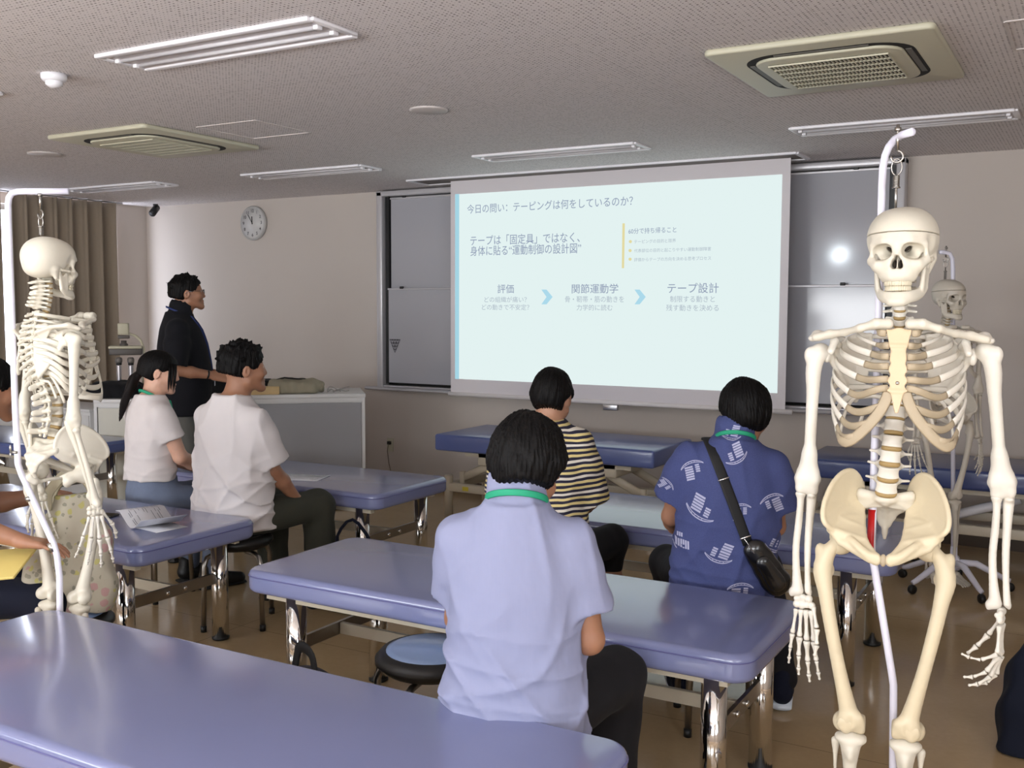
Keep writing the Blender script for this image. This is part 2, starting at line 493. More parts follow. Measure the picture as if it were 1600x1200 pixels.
# floor: polished brown vinyl
t = NT('polished_vinyl_floor'); t.set(Roughness=0.13); t.b.inputs['Specular IOR Level'].default_value = 0.55
sep = t.node('ShaderNodeSeparateXYZ'); t.link(t.coord(), sep.inputs[0])
def fr(sock, per): return t.math('ABSOLUTE', t.math('SUBTRACT', t.math('FRACT', t.math('DIVIDE', sock, per)), 0.5))
seam = t.math('MAXIMUM', t.math('GREATER_THAN', fr(sep.outputs[0], 1.82), 0.4988), t.math('GREATER_THAN', fr(sep.outputs[1], 1.82), 0.4988))
n1 = t.noise(3.0, 5, 0.6); n2 = t.noise(38, 4, 0.7)
c = t.mix(n1, lin((172, 146, 108)), lin((200, 174, 136)))
c = t.mix(t.math('MULTIPLY', n2, 0.5), c, lin((158, 132, 98)))
t.base(t.mix(t.math('MULTIPLY', seam, 0.5), c, lin((70, 58, 44))))
t.link(t.math('MULTIPLY_ADD', n2, 0.10, 0.07), t.b.inputs['Roughness'])
t.bump(t.noise(2.2, 2), 0.06, 0.02)
M_floor = t.m

struct(MB().box(((XL+XR)/2, (YB+WALLY)/2, -0.05), (XR-XL+0.6, WALLY-YB+0.6, 0.1)).build('floor', M_floor))
struct(MB().box(((XL+XR)/2, (YB+WALLY)/2, CEIL+0.05), (XR-XL+0.6, WALLY-YB+0.6, 0.1)).build('ceiling', M_ceil))
struct(MB().box(((XL+XR)/2, WALLY+0.1, CEIL/2), (XR-XL+0.5, 0.2, CEIL)).build('wall_front', M_wall))
def wall_with_holes(name, axis, pos, thick, a0, a1, holes):
    """wall slab along one axis with rectangular openings (u0, u1, z0, z1)"""
    mb = MB()
    def bx(u0, u1, z0, z1):
        if u1-u0 < 1e-4 or z1-z0 < 1e-4: return
        if axis == 'x': mb.box(((u0+u1)/2, pos, (z0+z1)/2), (u1-u0, thick, z1-z0))
        else: mb.box((pos, (u0+u1)/2, (z0+z1)/2), (thick, u1-u0, z1-z0))
    u = a0
    for (h0, h1, z0, z1) in holes:
        bx(u, h0, 0, CEIL); bx(h0, h1, 0, z0); bx(h0, h1, z1, CEIL); u = h1
    bx(u, a1, 0, CEIL)
    return struct(mb.build(name, M_wall))
BW = [(-7.6, -5.0, 0.9, 2.35), (-4.4, -1.8, 0.9, 2.35), (-1.2, 1.4, 0.9, 2.35)]
LW = [(3.2, 7.0, 0.1, 2.5)]
RW = [(-2.0, 0.6, 0.9, 2.35)]
wall_with_holes('wall_back', 'x', YB-0.1, 0.2, XL-0.2, XR+0.2, BW)
wall_with_holes('wall_left', 'y', XL-0.1, 0.2, YB, WALLY, LW)
wall_with_holes('wall_right', 'y', XR+0.1, 0.2, YB, WALLY, RW)
def window(name, axis, pos, u0, u1, z0, z1, pm):
    """aluminium sash window: frame, mullion and bright daylight panes"""
    mb = MB(); w = 0.05
    def bx(m, a0, a1, b0, b1, th, off=0.0):
        if axis == 'x': m.box(((a0+a1)/2, pos+off, (b0+b1)/2), (a1-a0, th, b1-b0))
        else: m.box((pos+off, (a0+a1)/2, (b0+b1)/2), (th, a1-a0, b1-b0))
    for (a0, a1, b0, b1) in ((u0, u0+w, z0, z1), (u1-w, u1, z0, z1), (u0, u1, z0, z0+w), (u0, u1, z1-w, z1), ((u0+u1)/2-w/2, (u0+u1)/2+w/2, z0, z1)):
        bx(mb, a0, a1, b0, b1, 0.06)
    fr_ = struct(mb.build(name, M_alu))
    for (a0, a1) in ((u0+w, (u0+u1)/2-w/2), ((u0+u1)/2+w/2, u1-w)):
        m = MB(); bx(m, a0, a1, z0+w, z1-w, 0.01); m.build('pane', pm, fr_)
for i, h in enumerate(BW): window('window_%d' % (i+1), 'x', YB-0.12, *h, M_pane)
window('window_4', 'y', XL-0.12, *LW[0], M_pane_left)
window('window_5', 'y', XR+0.12, *RW[0], M_pane_side)
struct(MB().box(((XL+XR)/2, WALLY-0.005, 0.04), (XR-XL, 0.01, 0.08)).build('baseboard_front', M_trim))

# ---------------------------------------------------------------- curtains (left wall)
t = NT('curtain_cloth'); t.set(Roughness=0.9)
wv = t.noise(60, 3, vec=t.mapping((6, 6, 0.6)))
t.base(t.mix(wv, lin((136, 122, 106)), lin((152, 138, 120)))); t.b.inputs['Sheen Weight'].default_value = 0.2
M_curt = t.m
def curtain(y0, y1, x, label, seed, z0=0.06, z1=2.585):
    rnd = random.Random(seed); n = int((y1-y0)/0.012); vs = []; fs = []; K = 14
    ph = [rnd.uniform(0, 6.28) for _ in range(4)]
    for j in range(K+1):
        f = j/K; z = z0+(z1-z0)*f
        for i in range(n+1):
            y = y0+(y1-y0)*i/n
            a = 2*PI*(y-y0)/0.155+0.8*math.sin(y*3.1+ph[0])
            amp = 0.040*(1-0.35*f)*(1+0.3*math.sin(y*4.3+ph[1]))
            vs.append((x+amp*math.sin(a)+0.012*math.sin(2*a+ph[2]), y+0.016*math.cos(a)*(1-f*0.3), z))
    for j in range(K):
        for i in range(n): a = j*(n+1)+i; fs.append((a, a+1, a+n+2, a+n+1))
    m = MB(); m._add(vs, fs, True); o = m.build('curtain', M_curt)
    md = o.modifiers.new('thick', 'SOLIDIFY'); md.thickness = 0.003
    return tag(o, label, 'curtain')
curtain(5.70, 6.90, -8.47, 'grey-brown pleated curtain drawn beside the clock wall, behind the rear-view skeleton', 3)
curtain(3.3, 5.63, -8.47, 'grey-brown pleated curtain at the far left edge, beyond the bright gap', 5)
rail = MB().tube([(-8.47, 3.2, 2.592), (-8.47, 6.95, 2.592)], 0.007).build('curtain_rail', M_alu)
tag(rail, 'slim ceiling rail carrying the grey-brown curtains', 'curtain rail')

# ---------------------------------------------------------------- double sliding whiteboard
t = NT('whiteboard_enamel'); t.base(lin((172, 172, 178))); t.set(Roughness=0.10); M_wb = t.m
wx0, wx1, wz0, wz1 = -5.56, -1.17, 0.86, 2.585
wbt = thing('whiteboard', 'large grey vertical-sliding whiteboard on the front wall behind the projection screen', 'whiteboard', ((wx0+wx1)/2, WALLY, 0))
cx = (wx0+wx1)/2
f = MB()
for (x, w) in ((wx0+0.03, 0.06), (wx1-0.03, 0.06)): f.box((x-cx, -0.06, (wz0+wz1)/2), (w, 0.11, wz1-wz0), bev=0.008)
f.box((0, -0.06, wz1-0.02), (wx1-wx0, 0.11, 0.045), bev=0.008); f.box((0, -0.055, wz0+0.015), (wx1-wx0, 0.1, 0.03), bev=0.005)
f.build('frame', M_frame, wbt)
MB().box((0, -0.012, (wz0+wz1)/2), (wx1-wx0-0.1, 0.02, wz1-wz0-0.06)).build('backing', M_dark, wbt)
for side in (-1, 1):
    MB().box((side*((wx1-wx0)/2-0.085), -0.045, (wz0+wz1)/2), (0.035, 0.05, wz1-wz0-0.08)).build('slide_track', M_black, wbt)
def panel(z0, z1, y, handle_x):
    p = MB().box((0, y, (z0+z1)/2), (wx1-wx0-0.22, 0.02, z1-z0)).build('panel', M_wb, wbt)
    MB().box((0, y-0.006, z1-0.008), (wx1-wx0-0.21, 0.028, 0.016), bev=0.003).build('panel_edge', M_frame, p)
    for hx in handle_x: MB().box((hx-cx, y-0.02, z1+0.004), (0.035, 0.02, 0.022), bev=0.004).build('catch', M_black, p)
    return p
panel(1.70, 2.535, -0.035, (-5.30, -1.50))
lowp = panel(0.915, 1.745, -0.075, (-5.30, -1.56))
MB().tube([(wx0-cx-0.07, -0.16, 0.865), (wx1-cx+0.06, -0.16, 0.865)], 0.022, flat=(0.8, 2.2)).build('pen_tray', M_frame, wbt)
# little triangle-lattice mark drawn low on the left panel
M_ink = mat('marker_ink', (58, 56, 62), 0.5)
m = MB(); q = at_y(617, 541, WALLY-0.087); ox, oz = q.x-cx, q.z
L = 0.115; rows = 4
pts = lambda r, k: (ox+(k-(rows-r)/2)*L/rows, oz+0.06-r*0.115/rows)
def stroke(a, b):
    d = Vector((b[0]-a[0], 0, b[1]-a[1])); nrm = Vector((-d.z, 0, d.x)).normalized()*0.0022; y = -0.0862
    A = Vector((a[0], y, a[1])); B = Vector((b[0], y, b[1])); m.quad(A-nrm, B-nrm, B+nrm, A+nrm)
for r in range(rows):
    for k in range(rows-r):
        a, b, c_ = pts(r, k), pts(r, k+1), pts(r+1, k)
        stroke(a, b); stroke(b, c_); stroke(c_, a)
        mid = ((a[0]+b[0]+c_[0])/3, (a[1]+b[1]+c_[1])/3); stroke(a, mid); stroke(mid, b)
m.build('drawn_mark', M_ink, lowp)

# ---------------------------------------------------------------- projection screen and slide
SY = 7.0
A = at_y(704, 279, SY); B = at_y(1236, 240, SY); Cc = at_y(1226.4, 643.6, SY)
sx0, sx1, sz1, sz0 = A.x, (B.x+Cc.x)/2, 2.60, Cc.z
scr = thing('projection_screen', 'pull-down projection screen showing the Japanese slide', 'screen', ((sx0+sx1)/2, SY, 0))
scx = (sx0+sx1)/2
M_fab = mat('screen_fabric', (218, 213, 216), 0.8); M_bar = mat('screen_bar', (226, 221, 220), 0.5)
MB().box((0, 0.004, (sz0+sz1)/2), (sx1-sx0, 0.004, sz1-sz0)).build('screen_fabric', M_fab, scr)
MB().tube([(sx0-scx-0.02, 0.004, sz0), (sx1-scx+0.05, 0.004, sz0)], 0.018).build('bottom_bar', M_bar, scr)
h0, h1 = at_z(635, 281, CEIL), at_z(1243.7, 237, CEIL)
hb = MB(); hx0, hx1 = h0.x-scx, h1.x-scx
hb.box(((hx0+hx1)/2, -0.20, CEIL-0.006), (hx1-hx0, 0.03, 0.014)); hb.box(((hx0+hx1)/2, 0.10, CEIL-0.006), (hx1-hx0, 0.03, 0.014))
for x in (hx0, hx1): hb.box((x, -0.05, CEIL-0.006), (0.03, 0.3, 0.014))
hb.build('ceiling_slot', M_white, scr)
MB().box(((hx0+hx1)/2, -0.05, CEIL-0.002), (hx1-hx0-0.02, 0.27, 0.008)).build('slot_recess', mat('slot_grey', (120, 112, 108), .8), scr)
MB().box((at_y(955, 634, SY).x-scx, -0.01, sz0-0.035), (0.12, 0.03, 0.045), bev=0.006).build('pull_grip', M_alu, scr)
# projected slide: a luminous picture on the fabric
sl = [at_y(711.2, 303.3, SY), at_y(1222.3, 273.2, SY), at_y(711, 592, SY), at_y(1214.4, 614, SY)]
px0, px1 = (sl[0].x+sl[2].x)/2, (sl[1].x+sl[3].x)/2; pz1, pz0 = (sl[0].z+sl[1].z)/2, (sl[2].z+sl[3].z)/2
slide = MB().box(((px0+px1)/2-scx, 0.0008, (pz0+pz1)/2), (px1-px0, 0.0012, pz1-pz0)).build('slide', emis('slide_light', (228, 243, 242), SLIDE_GAIN*1.10), scr)
E_txt = emis('slide_text_light', (152, 165, 190), SLIDE_GAIN); E_txt2 = emis('slide_small_text_light', (180, 193, 206), SLIDE_GAIN)
E_blue = emis('slide_blue_light', (172, 222, 238), SLIDE_GAIN); E_arrow = emis('slide_arrow_light', (180, 228, 246), SLIDE_GAIN)
E_yel = emis('slide_yellow_light', (238, 228, 170), SLIDE_GAIN)
def smark(name, pix, m, par=slide, y=-0.0006):
    """flat shape on the slide from its outline on the screen plane"""
    q = [at_y(a, b, SY) for a, b in pix]
    mb = MB(); mb._add([(v.x-scx, y, v.z) for v in q], [tuple(range(len(q)))], False)
    return mb.build(name, m, par)
smark('blue_stripe', [(711.2, 303.5), (711, 592), (717.3, 592.2), (717.6, 303.2)], E_blue)
smark('yellow_stripe', [(972.6, 349), (971.6, 419), (975.2, 419), (976.4, 349)], E_yel)
for (x, y) in ((985, 377.5), (984.5, 391.5), (984.5, 405)):
    smark('bullet', [(x+2.6*math.cos(a*PI/4), y+2.6*math.sin(a*PI/4)) for a in range(8)], E_yel)
for (x, y) in ((846, 464), (991.5, 464)):
    smark('arrow', [(x, y-11.5), (x+8, y-11.5), (x+17.5, y), (x+8, y+11.5), (x, y+11.5), (x+8, y)], E_arrow)
def stext(txt, x0, y0, x1, y1, m, hpx, bold=0.0):
    """line of slide text whose left/right ends and centre height sit at the given spots of the slide"""
    cu = bpy.data.curves.new('slide_text', 'FONT'); cu.body = txt; cu.size = 1.0; cu.resolution_u = 3; cu.offset = bold
    ob = bpy.data.objects.new('slide_text', cu); COL.objects.link(ob)
    dg = bpy.context.evaluated_depsgraph_get(); me = bpy.data.meshes.new_from_object(ob.evaluated_get(dg)); me.name = 'slide_text'
    bpy.data.objects.remove(ob)
    co = np.empty(len(me.vertices)*3, np.float32); me.vertices.foreach_get('co', co); co = co.reshape(-1, 3)
    if len(co) == 0: return
    lo, hi = co.min(0), co.max(0)
    a, b = at_y(x0, y0, SY), at_y(x1, y1, SY); zc = (a.z+b.z)/2
    hz = abs(at_y((x0+x1)/2, (y0+y1)/2-hpx/2, SY).z-at_y((x0+x1)/2, (y0+y1)/2+hpx/2, SY).z)
    out = np.zeros_like(co)
    out[:, 0] = a.x-scx+(co[:, 0]-lo[0])*(b.x-a.x)/(hi[0]-lo[0]); out[:, 1] = -0.0006
    out[:, 2] = zc+((co[:, 1]-lo[1])/(hi[1]-lo[1])-0.5)*hz
    me.vertices.foreach_set('co', out.ravel()); me.materials.clear(); me.update()
    return link('slide_text', me, m, slide)
stext('今日の問い：テーピングは何をしているのか？', 730, 326.5, 989, 314, E_txt, 15, 0.003)
stext('テープは「固定具」ではなく、', 735, 376.5, 906, 370, E_txt, 16, 0.003)
stext('身体に貼る“運動制御の設計図”', 735, 392.5, 908, 387.5, E_txt, 16, 0.003)
stext('60分で持ち帰ること', 982, 361, 1057, 359, E_txt, 9, 0.003)
stext('テーピングの目的と限界', 991, 377.5, 1056, 376, E_txt2, 6)
stext('代表部位の目的と起こりやすい運動制御障害', 991, 392, 1111, 388.5, E_txt2, 6)
stext('評価からテープの方向を決める思考プロセス', 991, 405.5, 1111, 403.5, E_txt2, 6)
stext('評価', 777.5, 451.5, 803, 451, E_txt, 14, 0.003)
stext('関節運動学', 893.5, 451.5, 966, 450.5, E_txt, 15, 0.003)
stext('テープ設計', 1043, 451, 1123, 449, E_txt, 16, 0.003)
stext('どの組織が痛い？', 757, 468, 823, 468, E_txt2, 9)
stext('どの動きで不安定？', 753, 480, 827, 480, E_txt2, 9)
stext('骨・靭帯・筋の動きを', 883, 467.5, 975, 467.5, E_txt2, 10)
stext('力学的に読む', 901, 480.5, 957, 480.5, E_txt2, 9.5)
stext('制限する動きと', 1047, 467.5, 1117, 467, E_txt2, 10)
stext('残す動きを決める', 1041, 481, 1123, 481, E_txt2, 10)

# ---------------------------------------------------------------- wall clock, camera, socket
q = at_y(398.5, 349, WALLY)
ck = thing('wall_clock', 'round white wall clock on the front wall, hands near five to twelve', 'clock', (q.x, WALLY, q.z))
M_face = mat('clock_face', (206, 204, 202), 0.4); M_rim = mat('clock_rim', (176, 174, 172), 0.3)
CR = 0.165
MB().lathe([(CR-0.008, 0), (CR, 0.012), (CR, 0.03), (CR-0.012, 0.04), (CR-0.02, 0.034)], axis=(0, -1, 0), n=40).build('rim', M_rim, ck)
fc = MB().lathe([(CR-0.018, 0.0), (CR-0.018, 0.036)], axis=(0, -1, 0), n=40).build('face', M_face, ck)
for hh in range(1, 13):
    cu = bpy.data.curves.new('numeral', 'FONT'); cu.body = str(hh); cu.size = 0.042; cu.align_x = 'CENTER'; cu.align_y = 'CENTER'; cu.offset = 0.0006
    ob = bpy.data.objects.new('numeral', cu); COL.objects.link(ob)
    dg = bpy.context.evaluated_depsgraph_get(); me = bpy.data.meshes.new_from_object(ob.evaluated_get(dg)); bpy.data.objects.remove(ob)
    me.name = 'numeral'; a = hh*PI/6
    link('numeral', me, M_ink, fc, (0.115*math.sin(a), -0.0368, 0.115*math.cos(a)), (PI/2, 0, 0))
for (nm, ang, ln, w) in (('hour_hand', -3, 0.075, 0.009), ('minute_hand', -33, 0.112, 0.006)):
    hm = MB().box((0, 0, ln/2-0.012), (w, 0.002, ln)).build(nm, M_black, ck, (0, -0.040, 0), (0, math.radians(ang), 0))
q = at_y(243, 320, 7.2)
cc = thing('security_camera', 'small black security camera under the ceiling in the left corner', 'camera', (q.x, q.y, CEIL))
MB().lathe([(0.025, 0), (0.025, -0.012), (0.008, -0.02), (0.008, -0.05)]).build('mount', M_black, cc)
MB().tube([(-0.02, 0.03, -0.03), (0.03, -0.07, -0.10)], 0.035, n=16).build('housing', M_black, cc)
q = at_y(610, 695, WALLY)
so = MB().box((0, -0.004, 0), (0.07, 0.008, 0.12), bev=0.003).build('wall_socket', M_cream, None, (q.x, WALLY, q.z)); tag(so, 'cream wall socket low on the front wall below the whiteboard', 'socket')
MB().box((0, -0.02, 0.02), (0.03, 0.03, 0.03), bev=0.004).build('plug', M_black, so)
cp = [(0, -0.03, 0.02), (0.0, -0.045, -0.05), (0.02, -0.05, -0.16), (0.06, -0.05, -0.30), (0.10, -0.06, -0.42), (0.2, -0.15, -0.437), (0.5, -0.3, -0.437)]
cp = [(x, y, max(z, 0.006-q.z)) for x, y, z in cp]
MB().tube(cp, 0.004, n=8).build('cord', mat('grey_cord', (120, 108, 96), 0.6), so)

# ---------------------------------------------------------------- ceiling fittings
M_refl = mat('white_reflector', (240, 238, 242), 0.3); M_tube = mat('fluorescent_tube_glass', (196, 193, 196), 0.15)
def ceiling_lamp(x, y, L, label, W=0.25):
    lp = thing('ceiling_lamp', label, 'ceiling lamp', (x, y, CEIL), 0, 'recessed fluorescent lamps')
    fm = MB()
    for s in (-1, 1): fm.box((0, s*(W/2), -0.008), (L, 0.035, 0.016), bev=0.004)
    for s in (-1, 1): fm.box((s*(L/2), 0, -0.006), (0.03, W, 0.012), bev=0.003)
    fm.build('frame', M_refl, lp)
    MB().box((0, 0, -0.004), (L-0.02, W-0.02, 0.008)).build('reflector', mat_refl2, lp)
    for s in (-1, 1):
        tb = MB().tube([(-L/2+0.05, s*0.045, -0.012), (L/2-0.05, s*0.045, -0.012)], 0.009).build('tube', M_tube, lp)
        for e in (-1, 1): MB().box((e*(L/2-0.035), s*0.045, -0.011), (0.022, 0.03, 0.022), bev=0.003).build('lamp_holder', M_white, tb)
    return lp
mat_refl2 = mat('lamp_reflector_inner', (196, 190, 192), 0.4)
ceiling_lamp(-3.03, 2.97, 1.13, 'twin-tube ceiling lamp at the upper left, nearest the camera')
ceiling_lamp(-3.13, 6.04, 1.17, 'unlit ceiling lamp just in front of the projection screen')
ceiling_lamp(-1.0, 6.0, 1.14, 'unlit ceiling lamp on the right, above the front-facing skeleton')
ceiling_lamp(-5.24, 6.02, 1.15, 'unlit ceiling lamp left of the screen, above the instructor')
ceiling_lamp(-7.35, 6.0, 1.15, 'farthest ceiling lamp, beside the curtain')
ceiling_lamp(-5.18, 2.97, 1.13, 'ceiling lamp cut off by the left edge of the photo')
def air_con(x, y, label, W=0.86, D=0.92, open_grille=True):
    ac = thing('air_conditioner', label, 'air conditioner', (x, y, CEIL), 0, 'ceiling air conditioners')
    pm = MB(); pm.slab((0, 0, -0.013), (W, D, 0.026), 0.03, 0.010); pm.build('panel', M_cream, ac)
    def ringslot(r0, z, th, m, nm, wid):
        mb = MB(); n = 48; hw, hd = W/2-r0, D/2-r0; rc = 0.16; P = []
        for (sx, sy, a0) in ((1, 1, 0), (-1, 1, PI/2), (-1, -1, PI), (1, -1, 3*PI/2)):
            for k in range(9):
                a = a0+PI/2*k/8; P.append((sx*(hw-rc)+rc*math.cos(a), sy*(hd-rc)+rc*math.sin(a)))
        N = len(P); vs = []; fs = []
        for (px, py) in P:
            l = math.hypot(px, py); fx, fy = px*(1-wid/abs(l)), py*(1-wid/abs(l))
            vs += [(px, py, z), (fx, fy, z), (fx, fy, z-th), (px, py, z-th)]
        for i in range(N):
            j = (i+1) % N
            for k in range(4): fs.append((i*4+k, j*4+k, j*4+(k+1) % 4, i*4+(k+1) % 4))
        mb._add(vs, fs, False); return mb.build(nm, m, ac)
    ringslot(0.105, -0.0262, 0.0012, M_dark, 'air_slot', 0.05)
    mid = MB(); mid.slab((0, 0, -0.030), (W-0.29, D-0.29, 0.016), 0.11, 0.007); mid.build('inner_panel', M_cream, ac)
    gr = MB().box((0, 0, -0.0385), (W-0.40, D-0.46, 0.002)).build('grille', M_dark, ac)
    gw, gd = W-0.40, D-0.46; bars = MB()
    nb = 30
    for i in range(nb+1): bars.box((-gw/2+gw*i/nb, 0, -0.042), (0.0055, gd, 0.006))
    for i in range(7): bars.box((0, -gd/2+gd*i/6, -0.043), (gw, 0.005, 0.006))
    bars.build('grille_bars', M_cream, gr)
    fl = MB()
    for (cx_, cy_, w_, d_) in ((0, D/2-0.128, W-0.5, 0.022), (0, -D/2+0.128, W-0.5, 0.022), (W/2-0.128, 0, 0.022, D-0.5), (-W/2+0.128, 0, 0.022, D-0.5)):
        fl.box((cx_, cy_, -0.0285), (w_, d_, 0.003))
    fl.build('louvre', mat('louvre_grey', (92, 88, 80), 0.5), ac)
    return ac
air_con(-0.985, 4.42, 'ceiling cassette air conditioner at the upper right, with open grille')
air_con(-5.11, 4.46, 'ceiling cassette air conditioner at the left, seen edge-on')
q = at_z(84, 116, CEIL)
sm = thing('smoke_detector', 'round white smoke detector on the ceiling at the upper left', 'smoke detector', (q.x, q.y, CEIL))
MB().lathe([(0.055, 0), (0.055, -0.02), (0.045, -0.032)]).build('base', M_white, sm); MB().lathe([(0.036, -0.03), (0.036, -0.045), (0.02, -0.058), (0.001, -0.06)]).build('sensor', M_white, sm)
M_disc = mat('ceiling_disc_plastic', (205, 197, 194), 0.5)
for (x, y, r, lab) in ((670, 171, 0.10, 'flat round ceiling speaker above and left of the screen'), (70, 240, 0.11, 'flat round ceiling speaker at the far left')):
    q = at_z(x, y, CEIL); tag(MB().lathe([(r, 0), (r, -0.006), (r-0.012, -0.010), (0.001, -0.010)], n=32).build('ceiling_speaker', M_disc, None, (q.x, q.y, CEIL)), lab, 'speaker')
q0, q1 = at_z(312, 198, CEIL), at_z(480, 207, CEIL)
hm = MB(); hx, hy = (q0.x+q1.x)/2, (q0.y+q1.y)/2; hw = 0.45
for s in (-1, 1): hm.box((s*hw/2, 0, -0.002), (0.012, hw, 0.004)); hm.box((0, s*hw/2, -0.002), (hw, 0.012, 0.004))
struct(hm.build('trim_1', M_disc, None, (hx, hy, CEIL)))
q = at_z(1590, 55, CEIL); hm = MB()
for s in (-1, 1): hm.box((s*hw/2, 0, -0.002), (0.012, hw, 0.004)); hm.box((0, s*hw/2, -0.002), (hw, 0.012, 0.004))
struct(hm.build('trim_2', M_disc, None, (q.x+0.2, q.y, CEIL)))
# ceiling projector (hangs behind the camera's upper left; its lens is mirrored in the whiteboard)
_p = at_y(1312, 398, WALLY-.046); _d = (_p-Vector((0, 0, CAMH))); PJ = _p+Vector((_d.x, -_d.y, _d.z))*((WALLY-.046-.55)/_d.y)
pj = thing('projector', 'ceiling projector lighting the screen', 'projector', tuple(PJ))
MB().slab((0, -0.15, 0), (0.36, 0.30, 0.12), 0.03, 0.015).build('housing', M_white, pj)
MB().tube([(0, 0.0, 0.0), (0, 0.02, 0)], 0.05).build('lens', emis('projector_lamp', (236, 248, 255), 320.0), pj)
MB().tube([(0, -0.15, 0.05), (0, -0.15, CEIL-PJ.z)], 0.02).build('mount_pole', M_white, pj)
# ================================================================ FURNITURE
def vinyl(name, c, rough=0.34):
    t = NT(name); n = t.noise(2.2, 3)
    t.base(t.mix(n, tuple(v*0.94 for v in lin(c)[:3])+(1,), tuple(v*1.05 for v in lin(c)[:3])+(1,)))
    t.set(Roughness=rough); t.b.inputs['Specular IOR Level'].default_value = 0.5; t.b.inputs['Coat Weight'].default_value = 0.45; t.b.inputs['Coat Roughness'].default_value = 0.10
    t.bump(t.noise(420, 2), 0.03, 0.002); return t.m
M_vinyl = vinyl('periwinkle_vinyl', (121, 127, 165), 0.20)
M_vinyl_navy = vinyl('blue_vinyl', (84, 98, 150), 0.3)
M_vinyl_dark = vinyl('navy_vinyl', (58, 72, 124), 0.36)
M_thread = mat('vinyl_piping', (92, 92, 142), 0.45)
def treatment_bed(x0, x1, y0, y1, label, ztop=0.585, th=0.088, vm=None, legx=0.20, rc=0.075, legr=0.039, legx_r=None):
    vm = vm or M_vinyl
    cx, cy = (x0+x1)/2, (y0+y1)/2; L, W = x1-x0, y1-y0
    b = thing('treatment_bed', label, 'treatment bed', (cx, cy, 0), 0, 'vinyl treatment beds on chrome legs')
    pad = MB(); pad.slab((0, 0, ztop-th/2), (L, W, th), rc, 0.022, 8, 5); po = pad.build('pad', vm, b)
    ring = []
    for (sx, sy, a0) in ((1, 1, 0), (-1, 1, PI/2), (-1, -1, PI), (1, -1, 3*PI/2)):
        for k in range(9):
            a = a0+PI/2*k/8; r = rc+0.0005; ring.append((sx*(L/2-rc)+r*math.cos(a), sy*(W/2-rc)+r*math.sin(a), ztop-0.024))
    ring.append(ring[0])
    MB().tube(ring, 0.0022, n=6, caps=False, up=(0, 0, 1)).build('piping', M_thread, po)
    zr = ztop-th
    fr = MB()
    for s in (-1, 1):
        fr.box((0, s*(W/2-0.07), zr-0.014), (L-0.16, 0.03, 0.028)); fr.box((s*(L/2-legx), 0, zr-0.014), (0.03, W-0.14, 0.028))
    fr.box((0, 0, zr-0.012), (0.04, W-0.14, 0.02))
    fr.build('under_frame', M_beige, b)
    lxs = {-1: L/2-legx, 1: L/2-(legx_r or legx)}; ly = W/2-0.085
    for sx in (-1, 1):
        lx = lxs[sx]
        for sy in (-1, 1):
            lg = MB().lathe([(legr, 0.012), (legr, zr-0.004)], (sx*lx, sy*ly, 0), 24).build('leg', M_chrome, b)
            MB().lathe([(legr-0.003, 0.0), (legr+0.002, 0.004), (legr+0.002, 0.014), (legr-0.002, 0.016)], (sx*lx, sy*ly, 0), 24).build('foot_cap', M_black, lg)
    for sx in (-1, 1):
        lx = lxs[sx]
        cb = MB().box((sx*lx, 0, 0.30), (0.014, 2*ly, 0.05)).build('cross_bar', M_steel, b)
        for dy in (-0.05, 0.05): MB().lathe([(0.011, 0), (0.011, 0.006), (0.006, 0.010)], (sx*(lx+0.007), dy, 0.30), 10, axis=(sx, 0, 0)).build('bolt', M_chrome, cb)
    MB().box(((lxs[1]-lxs[-1])/2, 0, 0.30), (lxs[1]+lxs[-1]-0.02, 0.018, 0.045)).build('stretcher', M_beige, b)
    return b
treatment_bed(-2.80, -0.83, 2.80, 3.475, 'periwinkle treatment bed in the middle, behind the lavender-shirted man', legx_r=0.13)
treatment_bed(-2.99, -0.885, 1.43, 2.125, 'periwinkle treatment bed filling the near lower left corner', legx=0.35, legx_r=0.60)
treatment_bed(-5.32, -3.40, 2.82, 3.53, 'treatment bed holding the folded paper handout, behind the rear-view skeleton', legx=0.18)
treatment_bed(-5.08, -3.29, 4.28, 5.0, 'treatment bed beyond the seated man in white tee, with flat printout', legx=0.16)
treatment_bed(-2.70, -0.68, 4.26, 5.03, 'treatment bed beyond the sailboat-shirted man, its end behind the front-facing skeleton', legx=0.2)
treatment_bed(-8.0, -6.27, 4.55, 5.24, 'treatment bed at the far left, its rounded end beside the cream console', vm=M_vinyl_navy, legx=0.2)

